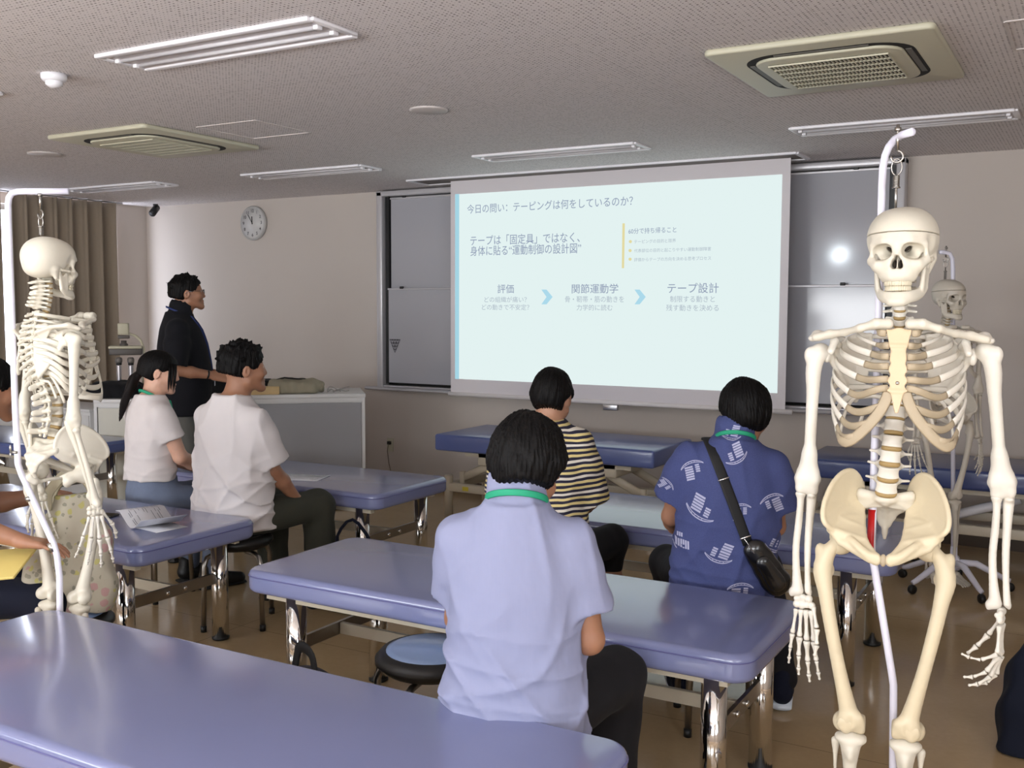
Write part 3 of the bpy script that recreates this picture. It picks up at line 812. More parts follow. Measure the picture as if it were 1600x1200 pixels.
def powered_bed(x0, x1, y0, y1, ztop, label, vm):
    """electric height-adjustable couch: cushion on white link arms over a white base frame"""
    cx, cy = (x0+x1)/2, (y0+y1)/2; L, W = x1-x0, y1-y0
    b = thing('powered_couch', label, 'treatment couch', (cx, cy, 0), 0, 'powered treatment couches by the front wall')
    MB().box((0, 0, ztop-0.06), (L, W, 0.12), bev=0.018, seg=3).build('pad', vm, b)
    fr = MB()
    for s in (-1, 1): fr.box((0, s*(W/2-0.12), ztop-0.14), (L-0.4, 0.04, 0.04))
    for s in (-1, 1): fr.box((s*L*0.27, 0, ztop-0.17), (0.17, W-0.2, 0.10), bev=0.01)
    fr.build('upper_frame', M_beige, b)
    bf = MB(); zb = 0.27
    for s in (-1, 1): bf.box((0, s*(W/2-0.10), zb), (L-0.08, 0.05, 0.06), bev=0.006)
    for s in (-1, 1): bf.box((s*(L/2-0.06), 0, zb), (0.05, W-0.2, 0.06), bev=0.006)
    bo = bf.build('base_frame', M_beige, b)
    for s in (-1, 1): MB().box((-L/2+0.22, s*(W/2-0.10)-0.0265 if s < 0 else s*(W/2-0.10)+0.0265, zb), (0.05, 0.002, 0.03)).build('warning_sticker', mat('yellow_sticker', (206, 190, 60), 0.5), bo)
    for sx in (-1, 1):
        for sy in (-1, 1):
            lg = MB().lathe([(0.032, 0.05), (0.032, zb+0.08), (0.028, zb+0.085)], (sx*(L/2-0.06), sy*(W/2-0.10), 0), 16).build('leg', M_beige, b)
            MB().lathe([(0.024, 0.0), (0.030, 0.006), (0.030, 0.03), (0.018, 0.05)], (sx*(L/2-0.06), sy*(W/2-0.10), 0), 16).build('foot', M_chrome, lg)
    for sx in (-1, 1):
        for sy in (-1, 1):
            MB().tube([(sx*L*0.42, sy*(W/2-0.17), zb+0.06), (sx*L*0.24, sy*(W/2-0.17), ztop-0.19)], 0.024, n=8, flat=(1.3, 0.6)).build('link_arm', M_beige, b)
            MB().box((sx*L*0.42, sy*(W/2-0.17), zb+0.06), (0.04, 0.03, 0.10), bev=0.005).build('bracket', M_beige, b)
    MB().tube([(-0.2, 0, zb-0.0), (0.25, 0, ztop-0.20)], 0.03).build('lift_motor', M_white, b)
    for sx in (-1, 1): MB().tube([(sx*0.52, 0.0, 0.05), (sx*0.52, 0, zb)], 0.04, n=14).build('caster_post', M_beige, b)
    MB().tube([(-0.62, -0.05, 0.03), (-0.5, 0.05, 0.01), (-0.2, 0.02, 0.01), (-0.3, -0.1, 0.012), (-0.7, -0.05, 0.01), (-0.5, -0.12, 0.012)], 0.008, n=8).build('cable', M_black, b)
    return b
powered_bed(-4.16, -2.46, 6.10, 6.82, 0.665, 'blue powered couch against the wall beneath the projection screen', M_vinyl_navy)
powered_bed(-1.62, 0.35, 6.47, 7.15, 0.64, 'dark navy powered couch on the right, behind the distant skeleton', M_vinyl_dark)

M_stoolpad = vinyl('light_blue_stool_vinyl', (132, 156, 196), 0.4)
def stool(x, y, h, label, rot=0.3, r=0.175, padc=None):
    s = thing('stool', label, 'stool', (x, y, 0), rot, 'round stools')
    MB().lathe([(0.05, h-0.075), (r-0.03, h-0.07), (r, h-0.045), (r, h-0.03), (r-0.02, h-0.008), (0.001, h-0.006)], n=36).build('seat_shell', M_black, s)
    MB().lathe([(r-0.035, h-0.012), (r-0.038, h-0.004), (r-0.055, h+0.002), (0.001, h+0.006)], n=36).build('seat_pad', padc or M_stoolpad, s)
    for k in range(4):
        a = PI/4+k*PI/2; ca, sa = math.cos(a), math.sin(a)
        R0, R1 = 0.07, r+0.015
        P = [(ca*R0, sa*R0, h-0.085), (ca*(R1-0.05), sa*(R1-0.05), h-0.088), (ca*(R1-0.015), sa*(R1-0.015), h-0.10), (ca*R1, sa*R1, h-0.135), (ca*(R1+0.01), sa*(R1+0.01), 0.012)]
        lg = MB().tube(P, 0.0125, n=12).build('leg', M_steel, s)
        MB().lathe([(0.015, 0), (0.015, 0.03)], (ca*(R1+0.01), sa*(R1+0.01), 0), 12).build('foot_cap', M_black, lg)
    return s
# ================================================================ ANATOMICAL SKELETONS
def bonemat(name, c, rough=0.42):
    t = NT(name); n = t.noise(9, 4)
    t.base(t.mix(n, tuple(v*0.93 for v in lin(c)[:3])+(1,), tuple(min(1, v*1.04) for v in lin(c)[:3])+(1,)))
    t.set(Roughness=rough); t.b.inputs['Specular IOR Level'].default_value = 0.4
    t.bump(t.noise(160, 3), 0.10, 0.002); return t.m
M_bone = bonemat('ivory_bone', (212, 205, 189))
M_bone_white = bonemat('white_bone', (216, 210, 198))
M_bone_yel = bonemat('yellowed_bone', (212, 198, 168))
M_stern = bonemat('peach_bone', (214, 188, 154))
M_cart = bonemat('cartilage_beige', (176, 160, 134), 0.5)
M_disc_tan = bonemat('disc_tan', (160, 134, 88), 0.5)
M_tooth = bonemat('tooth_ivory', (212, 202, 178), 0.3)
M_hole_shade = mat('painted_hole_shade', (34, 25, 16), 0.8)  # shade colour for the deep holes of the skull
MX = Matrix.Diagonal((-1, 1, 1, 1))
def mirrored(me, name):
    m2 = me.copy(); m2.name = name; m2.transform(MX); m2.flip_normals(); return m2
Sx = lambda p, s: (p[0]*s, p[1], p[2])

def spl(pts, n=4):
    """Catmull-Rom refinement of a polyline"""
    P = np.array(pts, float); out = []
    m = np.gradient(P, axis=0)
    for i in range(len(P)-1):
        for u in np.arange(n)/n: out.append(P[i]*(2*u**3-3*u*u+1)+m[i]*(u**3-2*u*u+u)+P[i+1]*(-2*u**3+3*u*u)+m[i+1]*(u**3-u*u))
    out.append(P[-1]); return [tuple(q) for q in out]
def make_skull():
    c = 0.01
    F = SDF((-.085, -.10, -.075), (.085, .115, .108), 0.0021)
    E = lambda p, r, k=.012, op='u', rot=None: F.ell([q*c for q in p], [q*c for q in r], k, op, rot)
    K = lambda a, b, ra, rb=None, k=.008, op='u', flat=None: F.cone([q*c for q in a], [q*c for q in b], ra*c, None if rb is None else rb*c, k, op, flat)
    E((0, 1.6, 3.2), (6.7, 8.9, 6.8)); E((0, -3.3, 3.6), (5.6, 4.4, 4.8), .04); E((0, 4.6, -.9), (5.6, 5.4, 3.4), .02)
    for s in (-1, 1):
        E((s*2.9, 3.2, 3.9), (4.0, 5.6, 5.3), .045)
        E((s*7.6, -4.6, 0.9), (1.7, 2.6, 3.0), .012, 's')
    E((0, -5.0, -3.0), (3.5, 3.2, 4.2), .015); E((0, -4.7, -5.6), (3.45, 3.2, 1.6), .012)
    for s in (-1, 1):
        K((0, -7.2, 1.9), (s*2.6, -7.0, 2.3), .8, .8, .015); K((s*2.6, -7.0, 2.3), (s*5.5, -4.9, 1.6), .75, .55, .012)
        K((s*5.5, -4.9, 1.6), (s*6.0, -4.4, -1.4), .50, .62, .010)
        K((s*2.0, -6.9, -2.9), (s*4.2, -6.2, -2.75), 1.0, .95, .012); K((s*4.2, -6.2, -2.75), (s*5.9, -4.6, -2.1), .95, .80, .012)
        K((s*2.3, -6.2, -4.6), (s*4.5, -5.6, -3.2), .95, .75, .014); K((s*1.2, -6.8, -5.4), (s*2.7, -5.4, -5.4), .75, .7, .012); K((s*4.3, -5.4, -3.2), (s*2.9, -4.7, -5.6), .85, .75, .014)
    K((0, -7.5, 1.4), (0, -8.35, -.7), .62, .5, .010)
    for s in (-1, 1): K((s*.6, -7.5, .8), (s*1.9, -7.1, -2.6), .5, .6, .008)
    # orbits and nose opening
    for s in (-1, 1):
        F.ell([s*.0345, -.073, .0002], [.0240, .034, .0180], .0025, 's', (0, s*.16, 0), p=2.6)
        K((s*3.0, -6.0, 0.0), (s*1.5, -2.6, -.1), 1.45, .5, .006, 's')
        F.ell([s*.0190, -.030, .0070], [.0105, .030, .0042], .001, 's', (0, -s*.7, 0)); K((s*1.9, -4.2, -.9), (s*3.4, -4.6, -1.5), .26, .22, .001, 's')
    K((0, -8.6, -1.25), (0, -4.5, -1.4), .48, .5, .004, 's')
    for s in (-1, 1): K((s*.42, -8.6, -2.2), (s*.45, -4.2, -2.4), .72, .6, .004, 's'); K((s*.66, -8.6, -3.25), (s*.55, -4.2, -2.9), .74, .6, .004, 's')
    F.cone((0.001, -.066, -.010), (-.001, -.066, -.038), .0012, .0022, .002, 'u')
    # temporal fossa gap, then the zygomatic arch across it
    for s in (-1, 1):
        K((s*5.9, -3.0, -1.0), (s*6.0, -1.8, -3.6), 1.25, 1.2, .008, 's')
        K((s*4.8, -3.6, -4.2), (s*4.6, -2.4, -5.6), 1.2, 1.2, .01, 's')
        K((s*5.6, -5.2, -2.1), (s*6.65, -2.6, -1.9), .62, .42, .008, 'u'); K((s*6.65, -2.6, -1.9), (s*6.7, .6, -1.5), .42, .5, .006, 'u')
        K((s*5.9, 2.6, -1.4), (s*5.4, 1.9, -4.3), 1.45, .72, .012); F.ell((s*.0665, .0115, -.016), (.006, .005, .006), .003, 's')
    E((0, 0.5, -5.0), (2.2, 2.6, 1.6), .012, 's')
    whole = F.mesh('skull', 2); base = F.d.copy()
    zc, tilt = 0.0405, 0.06
    F.plane((0, 0, zc-.0006), (0, tilt, 1)); skull = F.mesh('skull', 2)
    F.d = base; F.plane((0, 0, zc+.0007), (0, -tilt, -1)); cap = F.mesh('skullcap', 2)
    J = SDF((-.07, -.10, -.135), (.07, .03, -.012), 0.0021)
    JK = lambda a, b, ra, rb=None, k=.008, op='u', flat=None: J.cone([q*c for q in a], [q*c for q in b], ra*c, None if rb is None else rb*c, k, op, flat)
    bd = [(0, -.0705, -.1030), (.012, -.0690, -.1030), (.024, -.0620, -.1022), (.034, -.0480, -.0992), (.041, -.0320, -.0952), (.047, -.0160, -.0890), (.0505, -.0050, -.0800)]
    for s in (-1, 1):
        J.chain_z(spl([Sx(q, s) for q in bd], 3), .0068, 2.1)
        # ramus, coronoid and condyle
        g0, g1, cn, cr, mid = (5.15, -.4, -8.2), (4.7, -2.7, -8.4), (5.6, .7, -2.3), (5.2, -2.4, -2.9), (5.3, -.8, -4.2)
        fl = [Sx(q, s) for q in (g0, cn, mid, cr, g1)]
        fl = [[v*c for v in q] for q in fl]
        J.fan(fl[2], [fl[0], fl[1]], .0050, .002); J.fan(fl[2], [fl[3], fl[4]], .0050, .002); J.fan(fl[2], [fl[4], fl[0]], .0050, .002)
        J.cone(fl[0], fl[1], .0058, .0046, .005); J.cone(fl[4], fl[3], .0042, .0036, .004); J.ell(fl[1], (.010, .0055, .006), .004)
    J.ell((0, -.0715, -.1125), (.019, .009, .0085), .012)
    jaw = J.mesh('mandible', 3)
    def arch(z0, z1, name, n, rx, ry, up):
        mb = MB()
        for i in range(n):
            a = (i+.5-n/2)/n*2.5; m_ = abs(i+.5-n/2)
            w = 0.0040 if m_ < 1 else (0.0034 if m_ < 3 else (0.0036 if m_ < 5 else 0.0046))
            x, y = rx*math.sin(a), -0.0425-ry*math.cos(a)*(1 if math.cos(a) > 0 else 1.2)
            dirv = Vector((math.sin(a)/rx, -math.cos(a)/ry, 0)).normalized(); ang = math.atan2(dirv.x, -dirv.y)
            mb.box((x, y, (z0+z1)/2), (2*w*0.9, 0.0068, abs(z1-z0)), (0.12*up, 0, -ang if False else ang), bev=0.0022, seg=2)
        return mb.mesh(name, M_tooth)
    ut = arch(-.0655, -.0765, 'upper_teeth', 14, .0285, .0335, 1); lt = arch(-.0765, -.0880, 'lower_teeth', 14, .0270, .0315, -1)
    cav_shade = MB()  # dark balls stand in for the shade inside eye sockets and nose
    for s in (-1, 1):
        cav_shade.ball((s*.0185, -.040, .0075), (.0088, .012, .0033), 12, 8, rot=(0, -s*.7, 0)); cav_shade.ball((s*.0055, -.054, -.0285), (.0040, .012, .0105), 10, 8)
    hooks = MB()
    for s in (-1, 1):
        hooks.tube([(s*.071, .004, .052), (s*.0745, .004, .048), (s*.0735, .004, .043), (s*.071, .004, .040)], .0011, n=6); hooks.ball((s*.071, .004, .053), .002); hooks.ball((s*.071, .004, .039), .002)
    return skull, cap, jaw, ut, lt, hooks.mesh('skull_latch', M_steel), whole, cav_shade.mesh('cavity_shade', M_hole_shade)

def make_vertebra(kind):
    if kind == 'c': rb, rd, h, sp, tp, drop = .0095, .0080, .0108, .030, .023, .004
    elif kind == 't': rb, rd, h, sp, tp, drop = .0140, .0125, .0155, .045, .030, .020
    else: rb, rd, h, sp, tp, drop = .0225, .0165, .0275, .048, .042, .006
    F = SDF((-.055, -.03, -.045), (.055, .085, .035), 0.0016)
    def body(X, Y, Z):
        q = np.sqrt((X/rb)**2+(Y/rd)**2); w = 1-0.10*np.cos(np.clip(Z/(h/2), -1, 1)*PI/2)
        return np.maximum((q-w)*min(rb, rd), np.abs(Z)-h/2)
    F.put(body, (-rb, -rd, -h/2), (rb, rd, h/2), 0)
    yb = rd+.013
    for s in (-1, 1):
        F.chain([(s*rb*.62, rd*.7, h*.2), (s*rb*.75, yb, h*.12), (s*.006, yb+.010, -.001)], [h*(.50 if kind != 'l' else .32), h*(.52 if kind != 'l' else .36), .0062], .004)
        F.cone((s*rb*.7, yb-.002, h*.1), (s*tp, yb+(.006 if kind != 'c' else -.012), h*.12), .0042, .0034 if kind != 't' else .0048, .004, flat=((0, 1, 0), 0.75))
        F.cone((s*rb*.7, yb, h*.55), (s*rb*.72, yb+.002, -h*.6), .0042, .0042, .004)
    F.cone((0, yb+.008, -.001), (0, yb+.008+(sp-.018), -drop), .0062 if kind != 'l' else .0095, .0050 if kind != 'l' else .0100, .005, flat=((1, 0, 0), .6))
    if kind == 'c':
        for s in (-1, 1): F.cone((0, yb+.012, -.002), (s*.005, yb+.006+(sp-.018), -.006), .003, .003, .003)
    me = F.mesh(kind+'_vertebra')
    return me, rb, rd, h

def bone_lathe(name, prof):
    """unit long bone along -z with knobbed ends (finger bones)"""
    return MB().lathe(prof, n=10).mesh(name)

def long_bone(name, pts, rs, extra=(), h=0.0026, pad=.035, k=.012):
    """tapered bone through pts in its own coordinates; extra = [(centre, radii)] knobs or ('s', centre, radii) hollows"""
    P = np.array(pts, float); F = SDF(P.min(0)-pad, P.max(0)+pad, h)
    Q = np.hstack([P, np.array(rs, float)[:, None]]); out = []
    t_ = np.concatenate([[0], np.cumsum(np.linalg.norm(np.diff(P, axis=0), axis=1))])
    mt = np.gradient(Q, t_, axis=0)
    for i in range(len(Q)-1):
        hh = t_[i+1]-t_[i]
        for u in (0, .25, .5, .75): out.append(Q[i]*(2*u**3-3*u*u+1)+mt[i]*hh*(u**3-2*u*u+u)+Q[i+1]*(-2*u**3+3*u*u)+mt[i+1]*hh*(u**3-u*u))
    out.append(Q[-1]); F.chain([q[:3] for q in out], [float(max(q[3], .004)) for q in out], .0012)
    for e in extra:
        if e[0] == 's': F.ell(e[1], e[2], .005, 's')
        elif e[0] == 'c': F.cone(*e[1:])
        else: F.ell(e[0], e[1], .010)
    return F.mesh(name, 4)

SK = {}
def build_skeleton_meshes():
    SK['skull'] = make_skull()
    for k in 'ctl': SK[k] = make_vertebra(k)
    # hip bone (its left, +x), sharing the body's frame: z from the floor
    F = SDF((.0, -.115, .895), (.175, .105, 1.205), 0.0026)
    crest = [(.056, .066, 1.090), (.056, .064, 1.128), (.068, .052, 1.163), (.086, .030, 1.181), (.108, -.002, 1.178), (.130, -.038, 1.154), (.145, -.068, 1.116), (.147, -.084, 1.082), (.136, -.084, 1.062), (.112, -.054, 1.044), (.084, .0, 1.058), (.066, .044, 1.066)]
    crest = [(x*.945, y, z) for x, y, z in crest]
    F.fan((.092, .018, 1.108), crest, .0045, 0.0, True)
    F.chain(spl(crest), .0062, .002)
    brim = [(.058, .054, 1.100), (.053, .022, 1.068), (.050, -.018, 1.046), (.043, -.062, 1.026), (.018, -.102, 1.000)]
    outr = [(.085, .02, 1.085), (.105, -.030, 1.070), (.122, -.066, 1.050), (.098, -.070, 1.022), (.030, -.102, .992)]
    for i in range(4): F.tri(brim[i], brim[i+1], outr[i], .0085, .004); F.tri(brim[i+1], outr[i], outr[i+1], .0085, .004)
    F.chain(spl(brim), .0075, .003)
    F.ell((.100, -.016, 1.015), (.034, .036, .036), .012)
    F.chain(spl([(.096, -.044, 1.036), (.068, -.082, 1.026), (.036, -.102, 1.004), (.016, -.105, .996)]), .0098, .003)
    F.ell((.015, -.103, .994), (.011, .010, .015), .008)
    F.chain(spl([(.018, -.098, .986), (.034, -.066, .985), (.052, -.020, .985), (.066, .026, .982)]), .0066, .003)
    F.chain([(.090, .014, 1.010), (.080, .040, .998), (.068, .034, .986)], [.020, .015, .013], .012)
    F.cone((.080, .028, 1.020), (.062, .056, 1.012), .008, .004, .006)
    F.cone((.090, -.010, 1.045), (.056, .056, 1.085), .013, .009, .012)
    F.ell((.122, -.024, 1.010), (.026, .026, .026), .004, 's')
    SK['hip_l'] = F.mesh('hip_bone', 6); SK['hip_r'] = mirrored(SK['hip_l'], 'hip_bone')
    # sacrum and coccyx
    F = SDF((-.08, -.03, .965), (.08, .135, 1.15), 0.0022)
    F.ell((0, .022, 1.118), (.028, .020, .014), .008)
    cur = [(0, .024, 1.112), (0, .058, 1.103), (0, .092, 1.086), (0, .110, 1.060), (0, .110, 1.034)]
    for s in (-1, 1):
        e = [(s*.058, .040, 1.122), (s*.055, .066, 1.098), (s*.038, .094, 1.082), (s*.018, .110, 1.058), (s*.010, .109, 1.036)]
        for i in range(4):
            F.tri(cur[i], cur[i+1], e[i], .0080-.001*i, .008); F.tri(cur[i+1], e[i], e[i+1], .0080-.001*i, .008)
        F.tri((s*.010, .024, 1.122), (s*.058, .040, 1.130), (s*.056, .050, 1.092), .0075, .008); F.tri((s*.010, .024, 1.122), (s*.012, .036, 1.100), (s*.056, .050, 1.092), .0075, .008)
    F.chain(cur, [.013, .012, .010, .009, .007], .006)
    for i in range(0):
        for s in (-1, 1):
            F.cone((s*(.018-.003*i), .02+.024*i, 1.085-.020*i), (s*(.018-.003*i), .075+.02*i, 1.120-.022*i), .0036, .0036, .002, 's')
        F.cone((0, .052+.02*i, 1.110-.022*i), (0, .068+.02*i, 1.104-.024*i), .005, .0045, .005)
    F.chain([(0, .109, 1.030), (0, .101, 1.016), (0, .090, 1.006)], [.0085, .007, .0045], .002)
    SK['sacrum'] = F.mesh('sacrum', 2)
    # scapula (left)
    F = SDF((.045, -.065, 1.315), (.225, .125, 1.565), 0.0024)
    sup, inf, gle, acr = (.066, .072, 1.515), (.098, .086, 1.352), (.160, .022, 1.470), (.188, .004, 1.520)
    med = (.066, .086, 1.46); ctr = (.100, .074, 1.455)
    F.fan(ctr, [sup, med, inf, (.135, .050, 1.415), gle, (.118, .045, 1.508), (.09, .06, 1.522)], .0026, 0.0, True)
    F.chain([sup, med, (.075, .092, 1.40), inf], [.0045, .0042, .0045, .0065], .006); F.chain([inf, (.135, .050, 1.415), gle], [.0065, .0065, .010], .006)
    F.ell((.164, .016, 1.468), (.010, .015, .021), .008); F.chain([sup, (.118, .045, 1.508)], [.004, .004], .006)
    sp = [(.070, .090, 1.478), (.105, .092, 1.495), (.150, .062, 1.512), (.188, .024, 1.517), (.198, -.004, 1.507)]
    F.chain(sp, [.004, .006, .0085, .012, .0105], .007, flat=((0, 0, 1), .75))
    F.tri(sp[0], sp[2], ctr, .0024, .006); F.tri(sp[2], sp[1], ctr, .0024, .006)
    F.chain([(.140, .024, 1.492), (.146, -.012, 1.502), (.152, -.036, 1.478)], [.010, .0085, .0085], .008)
    SK['scap_l'] = F.mesh('scapula'); SK['scap_r'] = mirrored(SK['scap_l'], 'scapula')
    # clavicle
    cl = [(.024, -.104, 1.546), (.050, -.110, 1.546), (.085, -.098, 1.535), (.120, -.062, 1.524), (.155, -.034, 1.519), (.188, -.020, 1.510)]
    F = SDF((.0, -.125, 1.50), (.215, .01, 1.565), 0.0022); F.chain(cl, [.0125, .0110, .0085, .0080, .0095, .0105], .008, flat=((.3, 1, 0), 1.15))
    SK['clav_l'] = F.mesh('clavicle'); SK['clav_r'] = mirrored(SK['clav_l'], 'clavicle')
    # sternum
    F = SDF((-.045, -.16, 1.325), (.045, -.06, 1.555), 0.0022)
    yz = lambda z: -.138+(z-1.37)*0.17
    def slab_(z0, z1, w0, w1, th):
        def fn(X, Y, Z):
            f = np.clip((Z-z0)/(z1-z0), 0, 1); w = w0+(w1-w0)*f; y = -.138+(Z-1.37)*0.17
            dx = np.abs(X)-w; dy = np.abs(Y-y)-th; dz = np.maximum(z0-Z, Z-z1)
            return np.maximum(np.maximum(dx, dy), dz)
        F.put(fn, (-max(w0, w1), -.155, z0), (max(w0, w1), -.07, z1), .008)
    slab_(1.495, 1.537, .019, .029, .0045); slab_(1.392, 1.497, .022, .017, .0042); slab_(1.344, 1.394, .004, .015, .0032)
    for s in (-1, 1):
        for z in (1.482, 1.456, 1.430, 1.405): F.ell((s*.0255, yz(z), z), (.0095, .014, .0085), .002, 's')
        F.ell((s*.020, yz(1.532), 1.545), (.014, .02, .012), .005, 's')
    SK['sternum'] = F.mesh('sternum')
    # limbs, each in its own coordinates (origin at the upper joint, hanging down -z), left side
    SK['femur_l'] = long_bone('femur', [(0, 0, 0), (.026, .003, -.022), (.044, .005, -.066), (.036, -.005, -.13), (.020, -.009, -.22), (.002, -.007, -.31), (-.018, -.001, -.40), (-.029, .004, -.450)],
        [.0170, .0170, .0225, .0178, .0162, .0162, .0200, .0245],
        [((0, 0, .002), (.0245, .0245, .0245)), ((.052, .011, -.030), (.012, .014, .019)), ((-.006, .014, -.455), (.020, .026, .024)), ((-.052, .014, -.457), (.020, .026, .024)), ((-.03, -.008, -.437), (.030, .016, .022)), ((.026, .016, -.078), (.009, .009, .013)), ('s', (-.030, .040, -.462), (.010, .022, .03)), ('s', (-.030, -.036, -.45), (.008, .016, .03))])
    SK['femur_r'] = mirrored(SK['femur_l'], 'femur')
    SK['tibia_l'] = long_bone('tibia', [(0, .0, -.02), (0, -.004, -.06), (.004, -.004, -.20), (.002, .004, -.36), (-.004, .006, -.385)],
        [.026, .0185, .0125, .012, .0165], [((.018, .004, -.012), (.021, .024, .013)), ((-.018, .004, -.012), (.021, .024, .013)), ((0, -.022, -.045), (.009, .010, .016)), ((-.018, .0, -.398), (.008, .011, .014)), ((0, 0, -.002), (.006, .008, .006))])
    SK['tibia_r'] = mirrored(SK['tibia_l'], 'tibia')
    SK['fibula_l'] = long_bone('fibula', [(.036, .018, -.030), (.036, .018, -.06), (.034, .020, -.20), (.026, .012, -.37), (.024, .010, -.41)], [.011, .0062, .0055, .006, .010], [], .002, .02, .006)
    SK['fibula_r'] = mirrored(SK['fibula_l'], 'fibula')
    F = SDF((-.03, -.02, -.03), (.03, .02, .03), .0018); F.ell((0, 0, 0), (.0215, .010, .0215), .004); F.ell((0, 0, -.014), (.010, .008, .012), .008)
    SK['patella'] = F.mesh('patella')
    F = SDF((-.06, -.21, -.02), (.06, .07, .09), .0028)
    F.ell((0, .035, .026), (.019, .034, .026), .01); F.ell((0, -.004, .060), (.020, .024, .020), .01); F.ell((0, -.045, .046), (.028, .022, .018), .01)
    for i, (x0, x1, l) in enumerate(((-.020, -.030, 1.0), (-.009, -.013, 1.0), (.002, .004, .96), (.012, .019, .9), (.021, .034, .82))):
        F.chain([(x0, -.05, .042), (x0+(x1-x0)*.6, -.11*l, .024), (x1, -.125*l, .016)], [.0085, .0060, .0085], .003)
        F.chain([(x1, -.137*l, .015), (x1, -.165*l, .016), (x1, -.19*l+(.005 if i else 0), .009)], [.0068 if i else .009, .0050, .0055], .001)
    SK['foot_l'] = F.mesh('foot'); SK['foot_r'] = mirrored(SK['foot_l'], 'foot')
    SK['hum'] = long_bone('humerus', [(.0, 0, 0), (.006, 0, -.035), (.004, 0, -.09), (.002, 0, -.17), (.0, .001, -.24), (.0, .002, -.29), (.0, .0, -.312)], [.0185, .0190, .0155, .0140, .0142, .0165, .0160],
        [((-.008, .004, .004), (.021, .022, .021)), ((.019, -.006, -.004), (.012, .014, .018)), ('c', (-.018, .002, -.300), (.018, .002, -.302), .0120, .0115, .03), ('c', (0, 0, -.24), (-.016, 0, -.296), .010, .010, .02), ('c', (0, 0, -.24), (.016, 0, -.296), .010, .010, .02), ((.014, -.006, -.324), (.013, .012, .012)), ((-.012, -.002, -.326), (.017, .014, .013))])
    SK['ulna'] = long_bone('ulna', [(.0, .010, .014), (.0, .008, -.015), (.002, .005, -.06), (.005, .002, -.14), (.003, 0, -.22), (.001, 0, -.255)], [.0125, .0125, .0102, .0085, .0074, .0084], [('s', (0, -.012, .010), (.02, .014, .011)), ((0, -.008, -.014), (.010, .008, .006)), ((-.004, .004, -.263), (.0035, .0035, .006))], .0019, .02, .007)
    SK['radius'] = long_bone('radius', [(.0, 0, -.004), (.0, 0, -.03), (.002, 0, -.07), (.007, 0, -.14), (.004, 0, -.21), (.0, 0, -.252)], [.0090, .0082, .0088, .0088, .0100, .0135], [((0, 0, -.002), (.0122, .0122, .006)), ((.004, 0, -.256), (.015, .011, .010)), ((.014, 0, -.262), (.005, .006, .009))], .0019, .02, .007)
    F = SDF((-.03, -.02, -.042), (.03, .02, .008), .0016)
    for (x, y, z, r) in ((.011, 0, -.006, .0085), (-.002, -.001, -.005, .0085), (-.013, .001, -.007, .0072), (-.016, -.006, -.010, .0052), (.017, -.002, -.020, .0078), (.007, .001, -.019, .0068), (-.003, 0, -.020, .0088), (-.014, 0, -.019, .0080)):
        F.ell((x, y, z), (r, r*.85, r), .0012)
    SK['carpals'] = F.mesh('hand')
    SK['meta'] = bone_lathe('metacarpal', [(.30*.001, 0), (.085, 0), (.105, -.05), (.09, -.14), (.062, -.3), (.060, -.6), (.075, -.8), (.100, -.9), (.088, -.98), (.03, -1)])
    SK['phal'] = bone_lathe('finger_bone', [(.001, 0), (.16, 0), (.19, -.06), (.155, -.2), (.105, -.45), (.100, -.7), (.135, -.86), (.14, -.95), (.06, -1)])
    SK['tip'] = bone_lathe('finger_bone', [(.001, 0), (.20, 0), (.23, -.08), (.15, -.3), (.10, -.6), (.12, -.8), (.15, -.88), (.08, -1)])
build_skeleton_meshes()

# spine: (kind, z, y) from C1 down to L5; y runs backwards
def spine_y(z):
    return float(np.interp(z, [1.13, 1.20, 1.27, 1.33, 1.40, 1.46, 1.53, 1.58, 1.62, 1.67], [.014, -.004, -.004, .016, .040, .047, .034, .018, .010, .012]))
def spine_list():
    out = []; z = 1.660
    for i in range(7): out.append(('c', z-.0153*i))
    for i in range(12): out.append(('t', 1.5475-.0196*i-.0004*i*(i-1)*.35))
    zl = [1.299, 1.264, 1.227, 1.189, 1.151]
    out = out[:17]+[('l', 1.362), ('l', 1.331)]
    return out+[('l', q) for q in zl]
RIB_A = [.060, .096, .118, .133, .143, .149, .152, .152, .148, .140, .128, .095]
RIB_END = [125, 153, 153, 150, 144, 137, 136, 128, 117, 107, 88, 66]
RIB_TIPZ = [1.535, 1.497, 1.475, 1.451, 1.420, 1.383, 1.347, 1.318, 1.297, 1.282, 1.262, 1.275]
ST_Z = [1.524, 1.496, 1.471, 1.449, 1.420, 1.400]
MARGIN = [(.134, 1.281), (.124, 1.272), (.110, 1.268), (.088, 1.282), (.063, 1.309), (.038, 1.342), (.022, 1.376), (.018, 1.392)]
def front_y(x, z): return .004+(z-1.37)*.12-.138*math.sqrt(max(.02, 1-(x/.158)**2))

